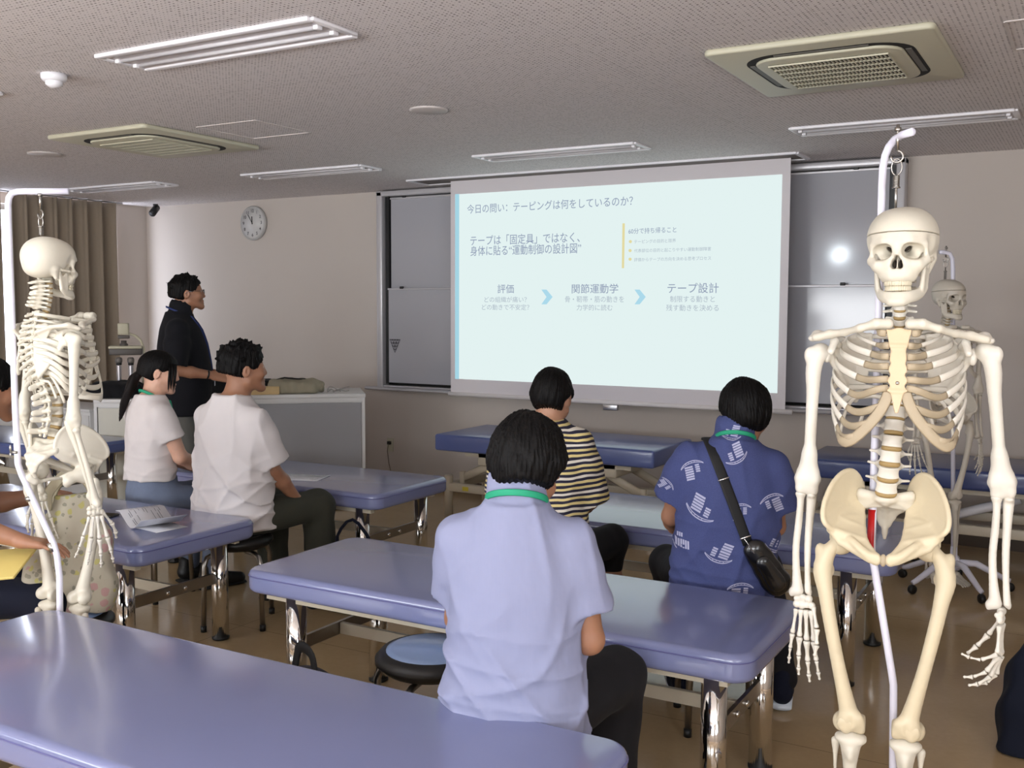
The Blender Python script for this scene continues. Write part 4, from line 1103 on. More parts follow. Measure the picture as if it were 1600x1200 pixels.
def ribbon_mesh(name, P, outward, w, th, m=None, n=8):
    """flat bone strap along P; outward = surface normals; w height, th thickness (may be lists)"""
    vs = []; fs = []; N = len(P)
    ws = w if isinstance(w, list) else [w]*N
    for i in range(N):
        T = (P[min(i+1, N-1)]-P[max(i-1, 0)]).normalized(); o = outward[i]-T*outward[i].dot(T); o.normalize(); u = T.cross(o)
        for k in range(n):
            a = 2*PI*k/n; vs.append(P[i]+u*(math.cos(a)*ws[i]/2)+o*(math.sin(a)*th/2))
    for i in range(N-1):
        for k in range(n): fs.append((i*n+k, i*n+(k+1) % n, (i+1)*n+(k+1) % n, (i+1)*n+k))
    fs.append(tuple(range(n))[::-1]); fs.append(tuple((N-1)*n+k for k in range(n)))
    mb = MB(); mb._add(vs, fs, True); return mb.mesh(name, m)
def rib_geo(i, s):
    zT = spine_list()[7+i][1]; a = RIB_A[i]; yT = spine_y(zT)+.020
    b_back, b_front = .060, .128-.004*max(0, 4-i)*2
    yc = yT-.030; P = []; O = []
    th0, th1 = 14, RIB_END[i]; n = 26
    zt = RIB_TIPZ[i]; zs = zT+.004
    for k in range(n+1):
        f = k/n; th = math.radians(th0+(th1-th0)*f)
        x = a*(math.sin(th)**.85); c = math.cos(th)
        y = yc+(b_back*c if c > 0 else b_front*c)
        g = (1-math.cos(math.radians(th0+(th1-th0)*f)))/(1-math.cos(math.radians(th1)))
        u_ = min(1, max(0, (math.degrees(th)-45)/(th1-45))); z = zs+(zt-zs)*(0.12*f+0.88*u_**1.45)
        P.append(Vector((s*x, y, z))); O.append(Vector((s*math.sin(th)/a, math.cos(th)/(b_back if c > 0 else b_front), .0)).normalized())
    P[0] = Vector((s*.014, yT-.012, zT+.003)); P[1] = Vector((s*.026, yT+.0, zT+.003))
    return P, O
def cartilage_geo(i, s, P, O):
    e = P[-1]; d = (P[-1]-P[-3]).normalized()
    if i < 6:
        zS = ST_Z[i]; end = Vector((s*(.020 if i else .028), -.138+(zS-1.37)*.17, zS)); dn = Vector((s*.8, -.3, 0))
    elif i < 9:
        x, z = ((.030, 1.358), (.056, 1.318), (.088, 1.284))[i-6]; end = Vector((s*x, front_y(x, z)+.002, z)); dn = Vector((s*.8, 0, -.25))
    else:
        Q = [e]+[Vector((s*x, front_y(x, z), z)) for x, z in spl([(q[0], q[1], 0) for q in MARGIN], 3) for x, z in [(x, z)]] if False else [e]+[Vector((s*q[0], front_y(q[0], q[1]), q[1])) for q in spl([(a, b, 0) for a, b in MARGIN[1:]], 3)]
        return Q, [Vector((s*max(q.x*s, 0)*6, -1, 0)).normalized() for q in Q]
    L = (end-e).length
    c1 = e+d*L*.4; c2 = end+dn.normalized()*L*.35
    Q = []; N = []
    for k in range(13):
        f = k/12; Q.append(e*(1-f)**3+c1*3*f*(1-f)**2+c2*3*f*f*(1-f)+end*f**3)
        N.append((O[-1]*(1-f)+Vector((s*.15, -1, -.1))*f).normalized())
    return Q, N

FINGERS = [ # name, base x, metacarpal len, phalanx lengths, splay (deg)
    (.0155, .064, (.040, .024, .018), 8), (.0050, .064, (.043, .028, .019), 2), (-.0050, .058, (.040, .026, .018), -5), (-.0150, .053, (.032, .019, .016), -13)]
def add_hand(par, side, M, curl, spread=1.0, thumb=(35, 25), bm=None):
    """bones of one hand; M places the wrist (local: -z to fingertips, +x to the thumb, -y palm)"""
    bm = bm or M_bone_white
    h = link('hand', SK['carpals'].copy(), bm, par); h.data.name = 'hand'
    h.matrix_local = M
    if side < 0: pass
    def bone(me, nm, mat4, L, w):
        o = bpy.data.objects.new(nm, SK[me]); COL.objects.link(o); o.parent = h
        if not SK[me].materials: SK[me].materials.append(M_bone_white)
        o.matrix_local = mat4 @ Matrix.Diagonal((L*w, L*w, L, 1)); return o
    for fi, (bx, ml, ph, sp) in enumerate(FINGERS):
        A = Matrix.Translation((bx, 0, -.030)) @ Matrix.Rotation(math.radians(-sp*spread), 4, 'Y')
        bone('meta', 'metacarpal', A, ml, 1.0)
        A = A @ Matrix.Translation((0, 0, -ml-.002))
        cu = curl[fi] if isinstance(curl[0], (list, tuple)) else curl
        for j, l in enumerate(ph):
            A = A @ Matrix.Rotation(math.radians(-cu[j]), 4, 'X')
            bone('phal' if j < 2 else 'tip', 'finger_bone', A, l, .95 if j < 2 else 1.15)
            A = A @ Matrix.Translation((0, 0, -l-.0015))
    A = Matrix.Translation((.020, -.003, -.022)) @ Matrix.Rotation(math.radians(-thumb[0]), 4, 'Y') @ Matrix.Rotation(math.radians(-thumb[1]), 4, 'X')
    bone('meta', 'metacarpal', A, .044, 1.25); A = A @ Matrix.Translation((0, 0, -.046))
    for l in (.031, .024):
        A = A @ Matrix.Rotation(math.radians(-8), 4, 'X') @ Matrix.Rotation(math.radians(12), 4, 'Y')
        bone('phal' if l > .03 else 'tip', 'finger_bone', A, l, 1.15); A = A @ Matrix.Translation((0, 0, -l-.0015))
    return h
def frame_to(a, b, front):
    """matrix with origin a, -z towards b, -y roughly along front"""
    z = (Vector(a)-Vector(b)).normalized(); y = -Vector(front); y = (y-z*y.dot(z)).normalized(); x = y.cross(z)
    return Matrix(((x.x, y.x, z.x, a[0]), (x.y, y.y, z.y, a[1]), (x.z, y.z, z.z, a[2]), (0, 0, 0, 1)))

def skeleton(name, label, loc, rotz, arms, skull_rot=(0, 0, 0), lean=0.0, leg_splay=0.0, tone=0, group='anatomical skeleton models', scale=1.0, nocut=False, skull_scale=1.025, pelvis_yaw=0.0, leg_scale=1.0):
    """arms = {+1/-1: dict(sh, el, wr, front, curl, thumb)} in the skeleton's own frame"""
    B = [M_bone, M_bone_white, M_bone_yel] if tone == 0 else [tone]*3
    cart = M_cart if tone == 0 else tone; disc = M_disc_tan; ster = M_stern if tone == 0 else tone
    r = thing(name, label, 'skeleton', loc, rotz, group); r.scale = (scale,)*3
    def P(nm, me, m, par=r):
        if len(me.materials) and me.materials[0] != m: me = me.copy(); me.materials.clear()
        return link(nm, me, m, par)
    sk, cap, jaw, ut, lt, latch, whole, cav_shade = SK['skull']
    s0 = P('skull', whole if nocut else sk, B[0]); s0.location = (0, spine_y(1.67)-.012, 1.7115); s0.rotation_euler = skull_rot; s0.scale = (skull_scale,)*3
    for nm, me, m in (('skullcap', cap, B[0]), ('mandible', jaw, B[0]), ('upper_teeth', ut, M_tooth), ('lower_teeth', lt, M_tooth), ('skull_latch', latch, M_steel), ('cavity_shade', cav_shade, M_hole_shade)):
        if not (nocut and nm == 'skullcap'): P(nm, me, m, s0)
    sl = spine_list(); lx = lambda z: -lean*(1.35-z) if z < 1.35 else 0
    for i, (k, z) in enumerate(sl):
        me, rb, rd, h = SK[k]; yb = spine_y(z); sc = 1.0
        if k == 't': sc = .95+.038*(i-7)
        if k == 'l': sc = (.92, 1.0, 1.04, 1.08, 1.12, 1.14, 1.16)[i-17]
        if k == 'c': sc = 1.35+.03*i
        v = P('vertebra', me, B[1]); v.location = (lx(z), yb, z); v.scale = (sc, sc, 1.0 if k != 't' else .95+.035*max(0, i-15)+.02*(i-7))
        dz = spine_y(z+.01)-spine_y(z-.01); v.rotation_euler = (-math.atan2(dz, .02)*.9, lean*.8 if k == 'l' else 0, 0)
        if i == 0: v.scale = (2.0, 1.5, .8)
        if i+1 < len(sl) or k == 'l':
            zn = sl[i+1][1] if i+1 < len(sl) else 1.118
            hn = SK[sl[i+1][0]][3] if i+1 < len(sl) else .018
            gap = abs((z-h/2)-(zn+hn/2)); zc = ((z-h/2)+(zn+hn/2))/2-z
            g_ = max(gap, .003)/2; db = MB().lathe([(rb*.86, -g_-.001), (rb*.97 if gap > .003 else rb*.8, -g_*.3), (rb*.97 if gap > .003 else rb*.8, g_*.3), (rb*.86, g_+.001)], (0, 0, zc), 20)
            db.xf(Matrix.Diagonal((1, rd/rb, 1, 1))); db.build('disc', disc, v)
    for i in range(12):
        for s in (1, -1):
            Pp, O = rib_geo(i, s); w = .0172 if 1 < i < 10 else (.010 if i != 0 else .013)
            ws = [w*(.55+.45*min(1, k/8)) for k in range(len(Pp))]
            rb_ = link('rib', ribbon_mesh('rib', Pp, O, ws, .0062, B[1]), None, r)
            if i < 10:
                Q, N = cartilage_geo(i, s, Pp, O); wc = .0165 if i < 6 else (.0185 if i < 9 else .026)
                link('costal_cartilage', ribbon_mesh('costal_cartilage', Q, N, [w+(wc-w)*min(1, k/4) for k in range(len(Q))], .0058, cart), None, rb_)
    so_ = P('sternum', SK['sternum'], ster); MB().ball((0, -.1365, 1.412), (.0042, .0025, .0042), 10, 6).build('rivet', M_steel, so_)
    for s, sd in ((1, 'l'), (-1, 'r')):
        P('clavicle', SK['clav_'+sd], B[0]); P('scapula', SK['scap_'+sd], B[1])
    # pelvis and legs lean with the lower spine
    before = set(r.children); kd = .455*(1-leg_scale)
    ox = lx(1.13)
    for nm, k, m in (('hip_bone', 'hip_l', B[2]), ('hip_bone', 'hip_r', B[2]), ('sacrum', 'sacrum', B[0])):
        o = P(nm, SK[k], m); o.location = (ox, 0, 0)
    o = link('pubic_disc', MB().ball((0, -.105, .994), (.008, .008, .015)).mesh('pubic_disc'), cart, r); o.location = (ox, 0, 0)
    for s, sd in ((1, 'l'), (-1, 'r')):
        f = P('femur', SK['femur_'+sd], B[2]); f.location = (ox+s*.096, -.022, 1.014); f.rotation_euler = (0, s*leg_splay, 0); f.scale = (1, 1, leg_scale)
        kx = ox+s*(.096-.030)-leg_splay*s*.45
        p = P('patella', SK['patella'], B[2]); p.location = (kx+s*.012, -.034, .562+kd); p.rotation_euler = (.25, 0, 0)
        t_ = P('tibia', SK['tibia_'+sd], B[0]); t_.location = (kx, -.014, .532+kd); t_.scale = (1, 1, (.532+kd-.10)/.432)
        fb = P('fibula', SK['fibula_'+sd], B[0]); fb.location = (kx, -.014, .532+kd); fb.scale = (1, 1, (.532+kd-.10)/.432)
        ft = P('foot', SK['foot_'+sd], B[0]); ft.location = (kx, .0, .055)
    if pelvis_yaw:
        for o in set(r.children)-before: o.matrix_local = Matrix.Rotation(pelvis_yaw, 4, 'Z') @ (Matrix.LocRotScale(o.location, o.rotation_euler, o.scale))
    for s in (1, -1):
        a = arms[s]; sh, el, wr = [Vector(q) for q in (a['sh'], a['el'], a['wr'])]
        M = frame_to(sh, el, a.get('ufront', (0, -1, 0)))
        hu = P('humerus', SK['hum'], B[1]); hu.matrix_local = M @ Matrix.Diagonal((s, 1, (sh-el).length/.325, 1))
        fr = Vector(a['front']); M2 = frame_to(el, wr, fr); fl = (el-wr).length/.262
        xs = a.get('thumbside', 1)     # +1: thumb on +x of the forearm frame
        rd_ = P('radius', SK['radius'], B[1]); rd_.matrix_local = M2 @ Matrix.Translation((xs*.014, 0, -.010)) @ Matrix.Diagonal((-xs*-1, 1, fl*.97, 1))
        ul = P('ulna', SK['ulna'], B[1]); ul.matrix_local = M2 @ Matrix.Translation((-xs*.012, 0, .0)) @ Matrix.Diagonal((xs, 1, fl, 1))
        M3 = frame_to(wr, a.get('tip', wr+(wr-el)), Vector(a.get('palm', fr)))
        add_hand(r, s, M3 @ Matrix.Translation((0, 0, -.006)) @ Matrix.Diagonal((xs*1.18, 1.18, 1.2, 1)), a['curl'], a.get('spread', 1.0), a.get('thumb', (35, 25)), B[1])
    return r

M_pole = mat('lavender_white_pole', (226, 224, 238), 0.3)
M_red = mat('red_tape', (190, 24, 26), 0.4)
def skel_stand(label, loc, pts, r=.0125, hook=None, sktop=1.82, base_z=.09, wing=None, sleeves=(), red=None, spring_top=False, rotz=0.0, kinds=5, spring=True):
    """star-footed pole bent over the skull; hook hardware is part of the stand"""
    b = thing('skeleton_stand', label, 'stand', loc, rotz, 'rolling skeleton stands')
    MB().tube(pts, r, n=16).build('pole', M_pole, b)
    x0, y0 = pts[0][0], pts[0][1]
    MB().lathe([(.034, base_z-.03), (.034, base_z+.03), (.020, base_z+.05), (.018, base_z+.10)], (x0, y0, 0), 20).build('hub', M_pole, b)
    for k in range(kinds):
        a = 2*PI*k/kinds+.3; ca, sa = math.cos(a), math.sin(a); R = .30
        lg = MB().tube([(x0+ca*.02, y0+sa*.02, base_z+.01), (x0+ca*.12, y0+sa*.12, base_z+.008), (x0+ca*(R-.03), y0+sa*(R-.03), .072), (x0+ca*R, y0+sa*R, .062)], [.020, .019, .015, .013], n=10).build('base_leg', M_pole, b)
        MB().lathe([(.012, -.014), (.024, -.012), (.026, 0), (.024, .012), (.012, .014)], (x0+ca*R, y0+sa*R, .026), 16, axis=(-sa, ca, 0)).build('caster', M_black, lg)
    if hook:
        hx, hy, hz = hook
        m = MB(); m.tube([(hx, hy, hz+.035), (hx, hy, hz-.028)], .0042, n=10); m.lathe([(.008, 0), (.008, .010)], (hx, hy, hz+.018), 12)
        m.tube([(hx, hy, hz-.028)]+[(hx+.014*math.sin(t_), hy, hz-.042-.014*-math.cos(t_)) for t_ in np.linspace(0, 4.9, 14)], .0028, n=8)
        m.build('hook', M_steel, b)
        z1 = hz-.055; n = 60; L = z1-sktop
        ring = [(hx+.012*math.sin(t_)*(1 if True else 1), hy, z1-.012+.020*math.cos(t_)) for t_ in np.linspace(0, 2*PI, 20)]
        MB().tube(ring, .0018, n=6, caps=False).build('ring', M_steel, b)
        MB().tube([(hx, hy, z1-.03), (hx, hy, sktop-.006)], .0032, n=8).build('hanger_rod', M_steel, b)
        zz0, zz1 = (sktop+.004, sktop+max(.03, L*.48)) if not spring_top else (sktop+L*.52, z1-.034)
        MB().tube([(hx+.0070*math.cos(t_), hy+.0070*math.sin(t_), zz0+(zz1-zz0)*t_/(2*PI*11)) for t_ in np.linspace(0, 2*PI*11, 150)], .0013, n=5).build('spring', M_steel, b)
        MB().lathe([(.003, 0), (.010, .001), (.010, .004), (.003, .005)], (hx, hy, zz1 if not spring_top else zz0-.004), 14).build('washer', M_steel, b)
    for (p0, p1) in sleeves: MB().tube([p0, p1], r*1.12, n=16).build('collar', M_steel, b)
    if red: MB().tube(red, r*1.06, n=16).build('tape', M_red, b)
    if wing:
        m = MB(); m.tube([wing, (wing[0]+.03, wing[1], wing[2])], .005, n=8); m.ball((wing[0]-.002, wing[1], wing[2]+.012), (.004, .004, .012)); m.ball((wing[0]-.002, wing[1], wing[2]-.012), (.004, .004, .012)); m.build('wing_screw', M_steel, b)
    return b

# --- front-facing skeleton on the right
SR = Vector((-.419+.0, 2.578, 0)); rzR = math.radians(9.2)
armsR = {
    -1: dict(sh=(-.186, .008, 1.470), el=(-.204, .012, 1.130), wr=(-.204, -.01, .872), front=(0, -1, 0), ufront=(0, -1, 0), thumbside=-1, palm=(.15, 1, 0), tip=(-.196, -.01, .60), curl=(4, 8, 6), spread=.7, thumb=(14, -20)),
    1: dict(sh=(.196, .008, 1.478), el=(.240, .012, 1.150), wr=(.242, -.03, .892), front=(0, -1, 0), ufront=(0, -1, 0), thumbside=-1, palm=(-1, .25, -.1), tip=(.238, -.04, .6), curl=[(10, 30, 25), (20, 28, 22), (30, 28, 20), (62, 30, 14)], spread=.5, thumb=(8, 30))}
skeleton('skeleton_model', 'life-size ivory skeleton facing the camera on the right, with tan discs and peach breastbone', SR, rzR, armsR, skull_rot=(.0, -.02, -.13), lean=.085, leg_splay=.006)
def on_view(loc, x, y, ref):
    """local point of a stand at loc whose picture position is x, y and whose distance matches ref"""
    q = at(x, y, ref); return (q.x-loc[0], q.y-loc[1], q.z)
dR = 2.56
poleR = [(1396, 1320, dR), (1396, 1085, dR), (1396, 1070, dR), (1394, 1055, dR), (1366, 885, dR), (1363, 872, dR), (1362, 855, dR), (1375, 420, dR), (1377, 330, dR), (1378, 290, 2.56), (1379.5, 262, 2.555), (1383, 243, 2.55), (1389, 229, 2.54), (1398, 218, 2.52), (1410, 210.5, 2.47), (1425, 206, 2.42)]
pp = [on_view(SR, *q) for q in poleR]
base = pp[0]; pp = [(base[0], base[1], .10)]+pp[1:]
red = [on_view(SR, *v) for v in ((1361, 872, dR), (1361, 850, dR), (1363, 796, dR))]
hq = on_view(SR, 1402.5, 220, 2.49)
skel_stand('white bent-pole stand with red tape holding the front-facing skeleton', SR, pp, r=.0094, hook=(hq[0], hq[1], hq[2]+.004), sktop=1.812, red=red, spring_top=True)

# --- rear-view skeleton at the left
SL = Vector((-3.058, 2.218, 0)); rzL = math.radians(54.4+180-70)
armsL = {
    1: dict(sh=(.190, .010, 1.475), el=(.225, .03, 1.185), wr=(.235, -.02, .920), front=(0, -1, 0), thumbside=-1, palm=(-1, .2, 0), tip=(.24, -.03, .6), curl=(16, 18, 12), thumb=(25, 20)),
    -1: dict(sh=(-.190, .010, 1.475), el=(-.225, .03, 1.195), wr=(-.225, -.03, .935), front=(0, -1, 0), thumbside=-1, palm=(1, -.25, 0), tip=(-.22, -.04, .6), curl=(10, 14, 10), spread=1.5, thumb=(34, 15))}
skeleton('skeleton_model', 'ivory skeleton at the left seen from behind, skull in profile to the right', SL, rzL, armsL, skull_rot=(0, 0, .20), tone=M_bone, lean=0, nocut=True, skull_scale=.91, pelvis_yaw=math.radians(26), leg_scale=.94)
dL = 3.46
pts = [(93, 1060), (93, 900), (89, 868), (84, 850), (34, 742), (28, 725), (24, 640), (13, 340), (12.5, 320), (14, 309), (18.5, 302), (27, 299.5), (40, 299), (107, 299)]
pp = [on_view(SL, x, y, dL) for x, y in pts]; pp = [(pp[0][0], pp[0][1], .10)]+pp[1:]
q = at(63, 318, dL)
slv = [tuple(Vector(on_view(SL, x, y, dL)) for x, y in s) for s in (((44, 776), (47, 783)), ((78, 848), (84, 862)))]
skel_stand('white bent-pole stand of the rear-view skeleton, top arm pointing right', SL, pp, r=.0108, hook=(q.x-SL.x, q.y-SL.y, 1.93), sktop=1.815, wing=on_view(SL, 17, 706, dL), sleeves=slv)

# --- small distant skeleton at the right
M_bone_far = bonemat('greyed_bone', (206, 198, 184))
SF = Vector((-.734, 6.137, 0)); rzF = math.radians(6.8+28)
armsF = {1: dict(sh=(.186, .008, 1.470), el=(.196, .012, 1.165), wr=(.200, -.02, .905), front=(0, -1, 0), thumbside=-1, palm=(-.6, .6, 0), curl=(8, 10, 8), spread=1.2, thumb=(30, 20)),
         -1: dict(sh=(-.186, .008, 1.470), el=(-.190, .012, 1.165), wr=(-.190, -.02, .905), front=(0, -1, 0), thumbside=1, palm=(.6, .6, 0), curl=(8, 10, 8), spread=1.2, thumb=(30, 20))}
skeleton('skeleton_model', 'small-looking distant skeleton by the right wall, behind the front-facing one', SF, rzF, armsF, skull_rot=(0, 0, .25), tone=M_bone_far, scale=.958)
dF = 5.8
pp = [on_view(SF, x, y, dF) for x, y in ((1489, 900), (1489, 420), (1488, 404), (1484, 396), (1474, 394), (1468, 394))]; pp = [(pp[0][0], pp[0][1], .10)]+pp[1:]
q = at(1478, 400, dF)
skel_stand('white five-wheel stand of the distant skeleton', SF, pp, r=.012, hook=(q.x-SF.x, q.y-SF.y, pp[-1][2]), sktop=1.74, base_z=.14)
# ================================================================ PEOPLE
M_skin = {}
def skin(name, c):
    t = NT(name); n = t.noise(24, 4)
    t.base(t.mix(n, tuple(v*0.86 for v in lin(c)[:3])+(1,), tuple(min(1, v*1.08) for v in lin(c)[:3])+(1,)))
    t.set(Roughness=0.5); t.b.inputs['Subsurface Weight'].default_value = 0.12; t.b.inputs['Subsurface Radius'].default_value = (0.010, 0.004, 0.002)
    t.b.inputs['Subsurface Scale'].default_value = 1.0; t.bump(t.noise(300, 2), 0.05, 0.001); return t.m
SKIN_TAN = skin('tan_skin', (160, 114, 88)); SKIN_MID = skin('light_tan_skin', (184, 138, 112)); SKIN_FAIR = skin('fair_skin', (214, 168, 144))
def cloth(name, c, fold=0.5, weave=0.15, rough=0.85, fscale=5.0, var=0.04):
    t = NT(name); col = lin(c)
    n = t.noise(fscale*3, 3)
    t.base(t.mix(n, tuple(v*(1-var) for v in col[:3])+(1,), tuple(min(1, v*(1+var)) for v in col[:3])+(1,)))
    t.set(Roughness=rough); t.b.inputs['Sheen Weight'].default_value = 0.02; t.b.inputs['Specular IOR Level'].default_value = 0.2
    n1 = t.noise(fscale, 3, 0.55, t.mapping((1.0, 1.0, 0.45), (0.35, 0.2, 0.5)))
    n2 = t.noise(700, 1)
    h = t.math('ADD', t.math('MULTIPLY', n1, 1.0), t.math('MULTIPLY', n2, 0.004*weave/0.15))
    t.bump(h, fold, 0.02); return t.m
def hairmat(name, c):
    t = NT(name); t.base(lin(c)); t.set(Roughness=0.55); t.b.inputs['Specular IOR Level'].default_value = 0.15
    t.bump(t.noise(1.0, 3, 0.6, t.mapping((260, 260, 22))), 0.5, 0.004); return t.m
M_hair = hairmat('black_hair', (11, 9, 9)); M_hair2 = hairmat('dark_brown_hair', (20, 14, 13))
M_eye = mat('eye_white', (224, 220, 214), 0.2); M_iris = mat('dark_iris', (26, 16, 12), 0.15)
M_lan = mat('green_lanyard', (28, 150, 112), 0.7); M_lan_blue = mat('blue_lanyard', (24, 42, 96), 0.7)
M_card = mat('badge_card', (214, 222, 232), 0.3)

def ridge(X, Y, Z, k, ph, q=(7, 5, 6), A=.006, pw=3):
    """sparse soft fold lines running across direction k"""
    return -A*(1-np.abs(np.sin(k[0]*X+k[1]*Y+k[2]*Z+ph+1.3*np.sin(q[0]*X+q[1]*Y-q[2]*Z+ph))))**pw
def drape(seed, zlow=.80, A=.007):
    rnd = random.Random(seed); ph = [rnd.uniform(0, 6) for _ in range(5)]
    def f(X, Y, Z):
        low = np.clip((zlow+.12-Z)*4.5, 0, 1); hi_ = np.clip((Z-zlow+.05)*3.5, 0, 1)
        return ridge(X, Y, Z, (13, 4, 13), ph[0], A=A)*low+ridge(X, Y, Z, (-14, 5, 12), ph[1], A=A)*low+ridge(X, Y, Z, (15, 3, 3), ph[2], A=A*.8)*hi_+ridge(X, Y, Z, (4, 6, 30), ph[3], A=A*.6)*low+ridge(X, Y, Z, (-9, 8, 8), ph[4], A=A*.6)
    return f
def V3(p): return Vector(p)
def frm(o, zax, yref):
    z = Vector(zax).normalized(); y = Vector(yref); y = (y-z*y.dot(z)).normalized(); x = y.cross(z)
    return Matrix(((x.x, y.x, z.x, o[0]), (x.y, y.y, z.y, o[1]), (x.z, y.z, z.z, o[2]), (0, 0, 0, 1)))
def add_hand_flesh(F, M, curl, thumb, sc=1.0, side=1):
    """palm and five fingers; M: -z to the fingertips, -y palm side, +x*side the thumb side"""
    q = lambda x, y, z: tuple(M @ Vector((x*side*sc, y*sc, z*sc)))
    yv = M.to_3x3() @ Vector((0, 1, 0))
    for bx, tx in ((.020, .026), (.004, .006), (-.012, -.014), (-.022, -.028)):
        F.cone(q(bx*.7, 0, -.005), q(tx, 0, -.078), .019*sc, .0125*sc, .010)
    for i, (bx, sp, ln) in enumerate(((.027, 6, (.040, .025, .020)), (.008, 1, (.045, .028, .022)), (-.011, -4, (.041, .026, .021)), (-.027, -10, (.031, .020, .018)))):
        A = M @ Matrix.Translation((bx*side*sc, 0, -.080*sc)) @ Matrix.Rotation(math.radians(-sp*side), 4, 'Y')
        r = (.0088, .0082, .0076, .0064) if i < 3 else (.0076, .0070, .0066, .0056)
        c_ = curl[i] if isinstance(curl[0], (tuple, list)) else curl
        for j, l in enumerate(ln):
            A = A @ Matrix.Rotation(math.radians(-c_[j]), 4, 'X'); p0 = A.translation.copy()
            A = A @ Matrix.Translation((0, 0, -l*sc)); F.cone(tuple(p0), tuple(A.translation), r[j]*sc, r[j+1]*sc, .0035)
    A = M @ Matrix.Translation((.020*side*sc, -.006*sc, -.022*sc)) @ Matrix.Rotation(math.radians(-thumb[0]*side), 4, 'Y') @ Matrix.Rotation(math.radians(-thumb[1]), 4, 'X')
    for j, l in enumerate((.042, .030, .024)):
        if j: A = A @ Matrix.Rotation(math.radians(14*side), 4, 'Y') @ Matrix.Rotation(math.radians(-8), 4, 'X')
        p0 = A.translation.copy(); A = A @ Matrix.Translation((0, 0, -l*sc)); F.cone(tuple(p0), tuple(A.translation), (.015, .0105, .0095)[j]*sc, (.011, .0095, .0075)[j]*sc, .006)

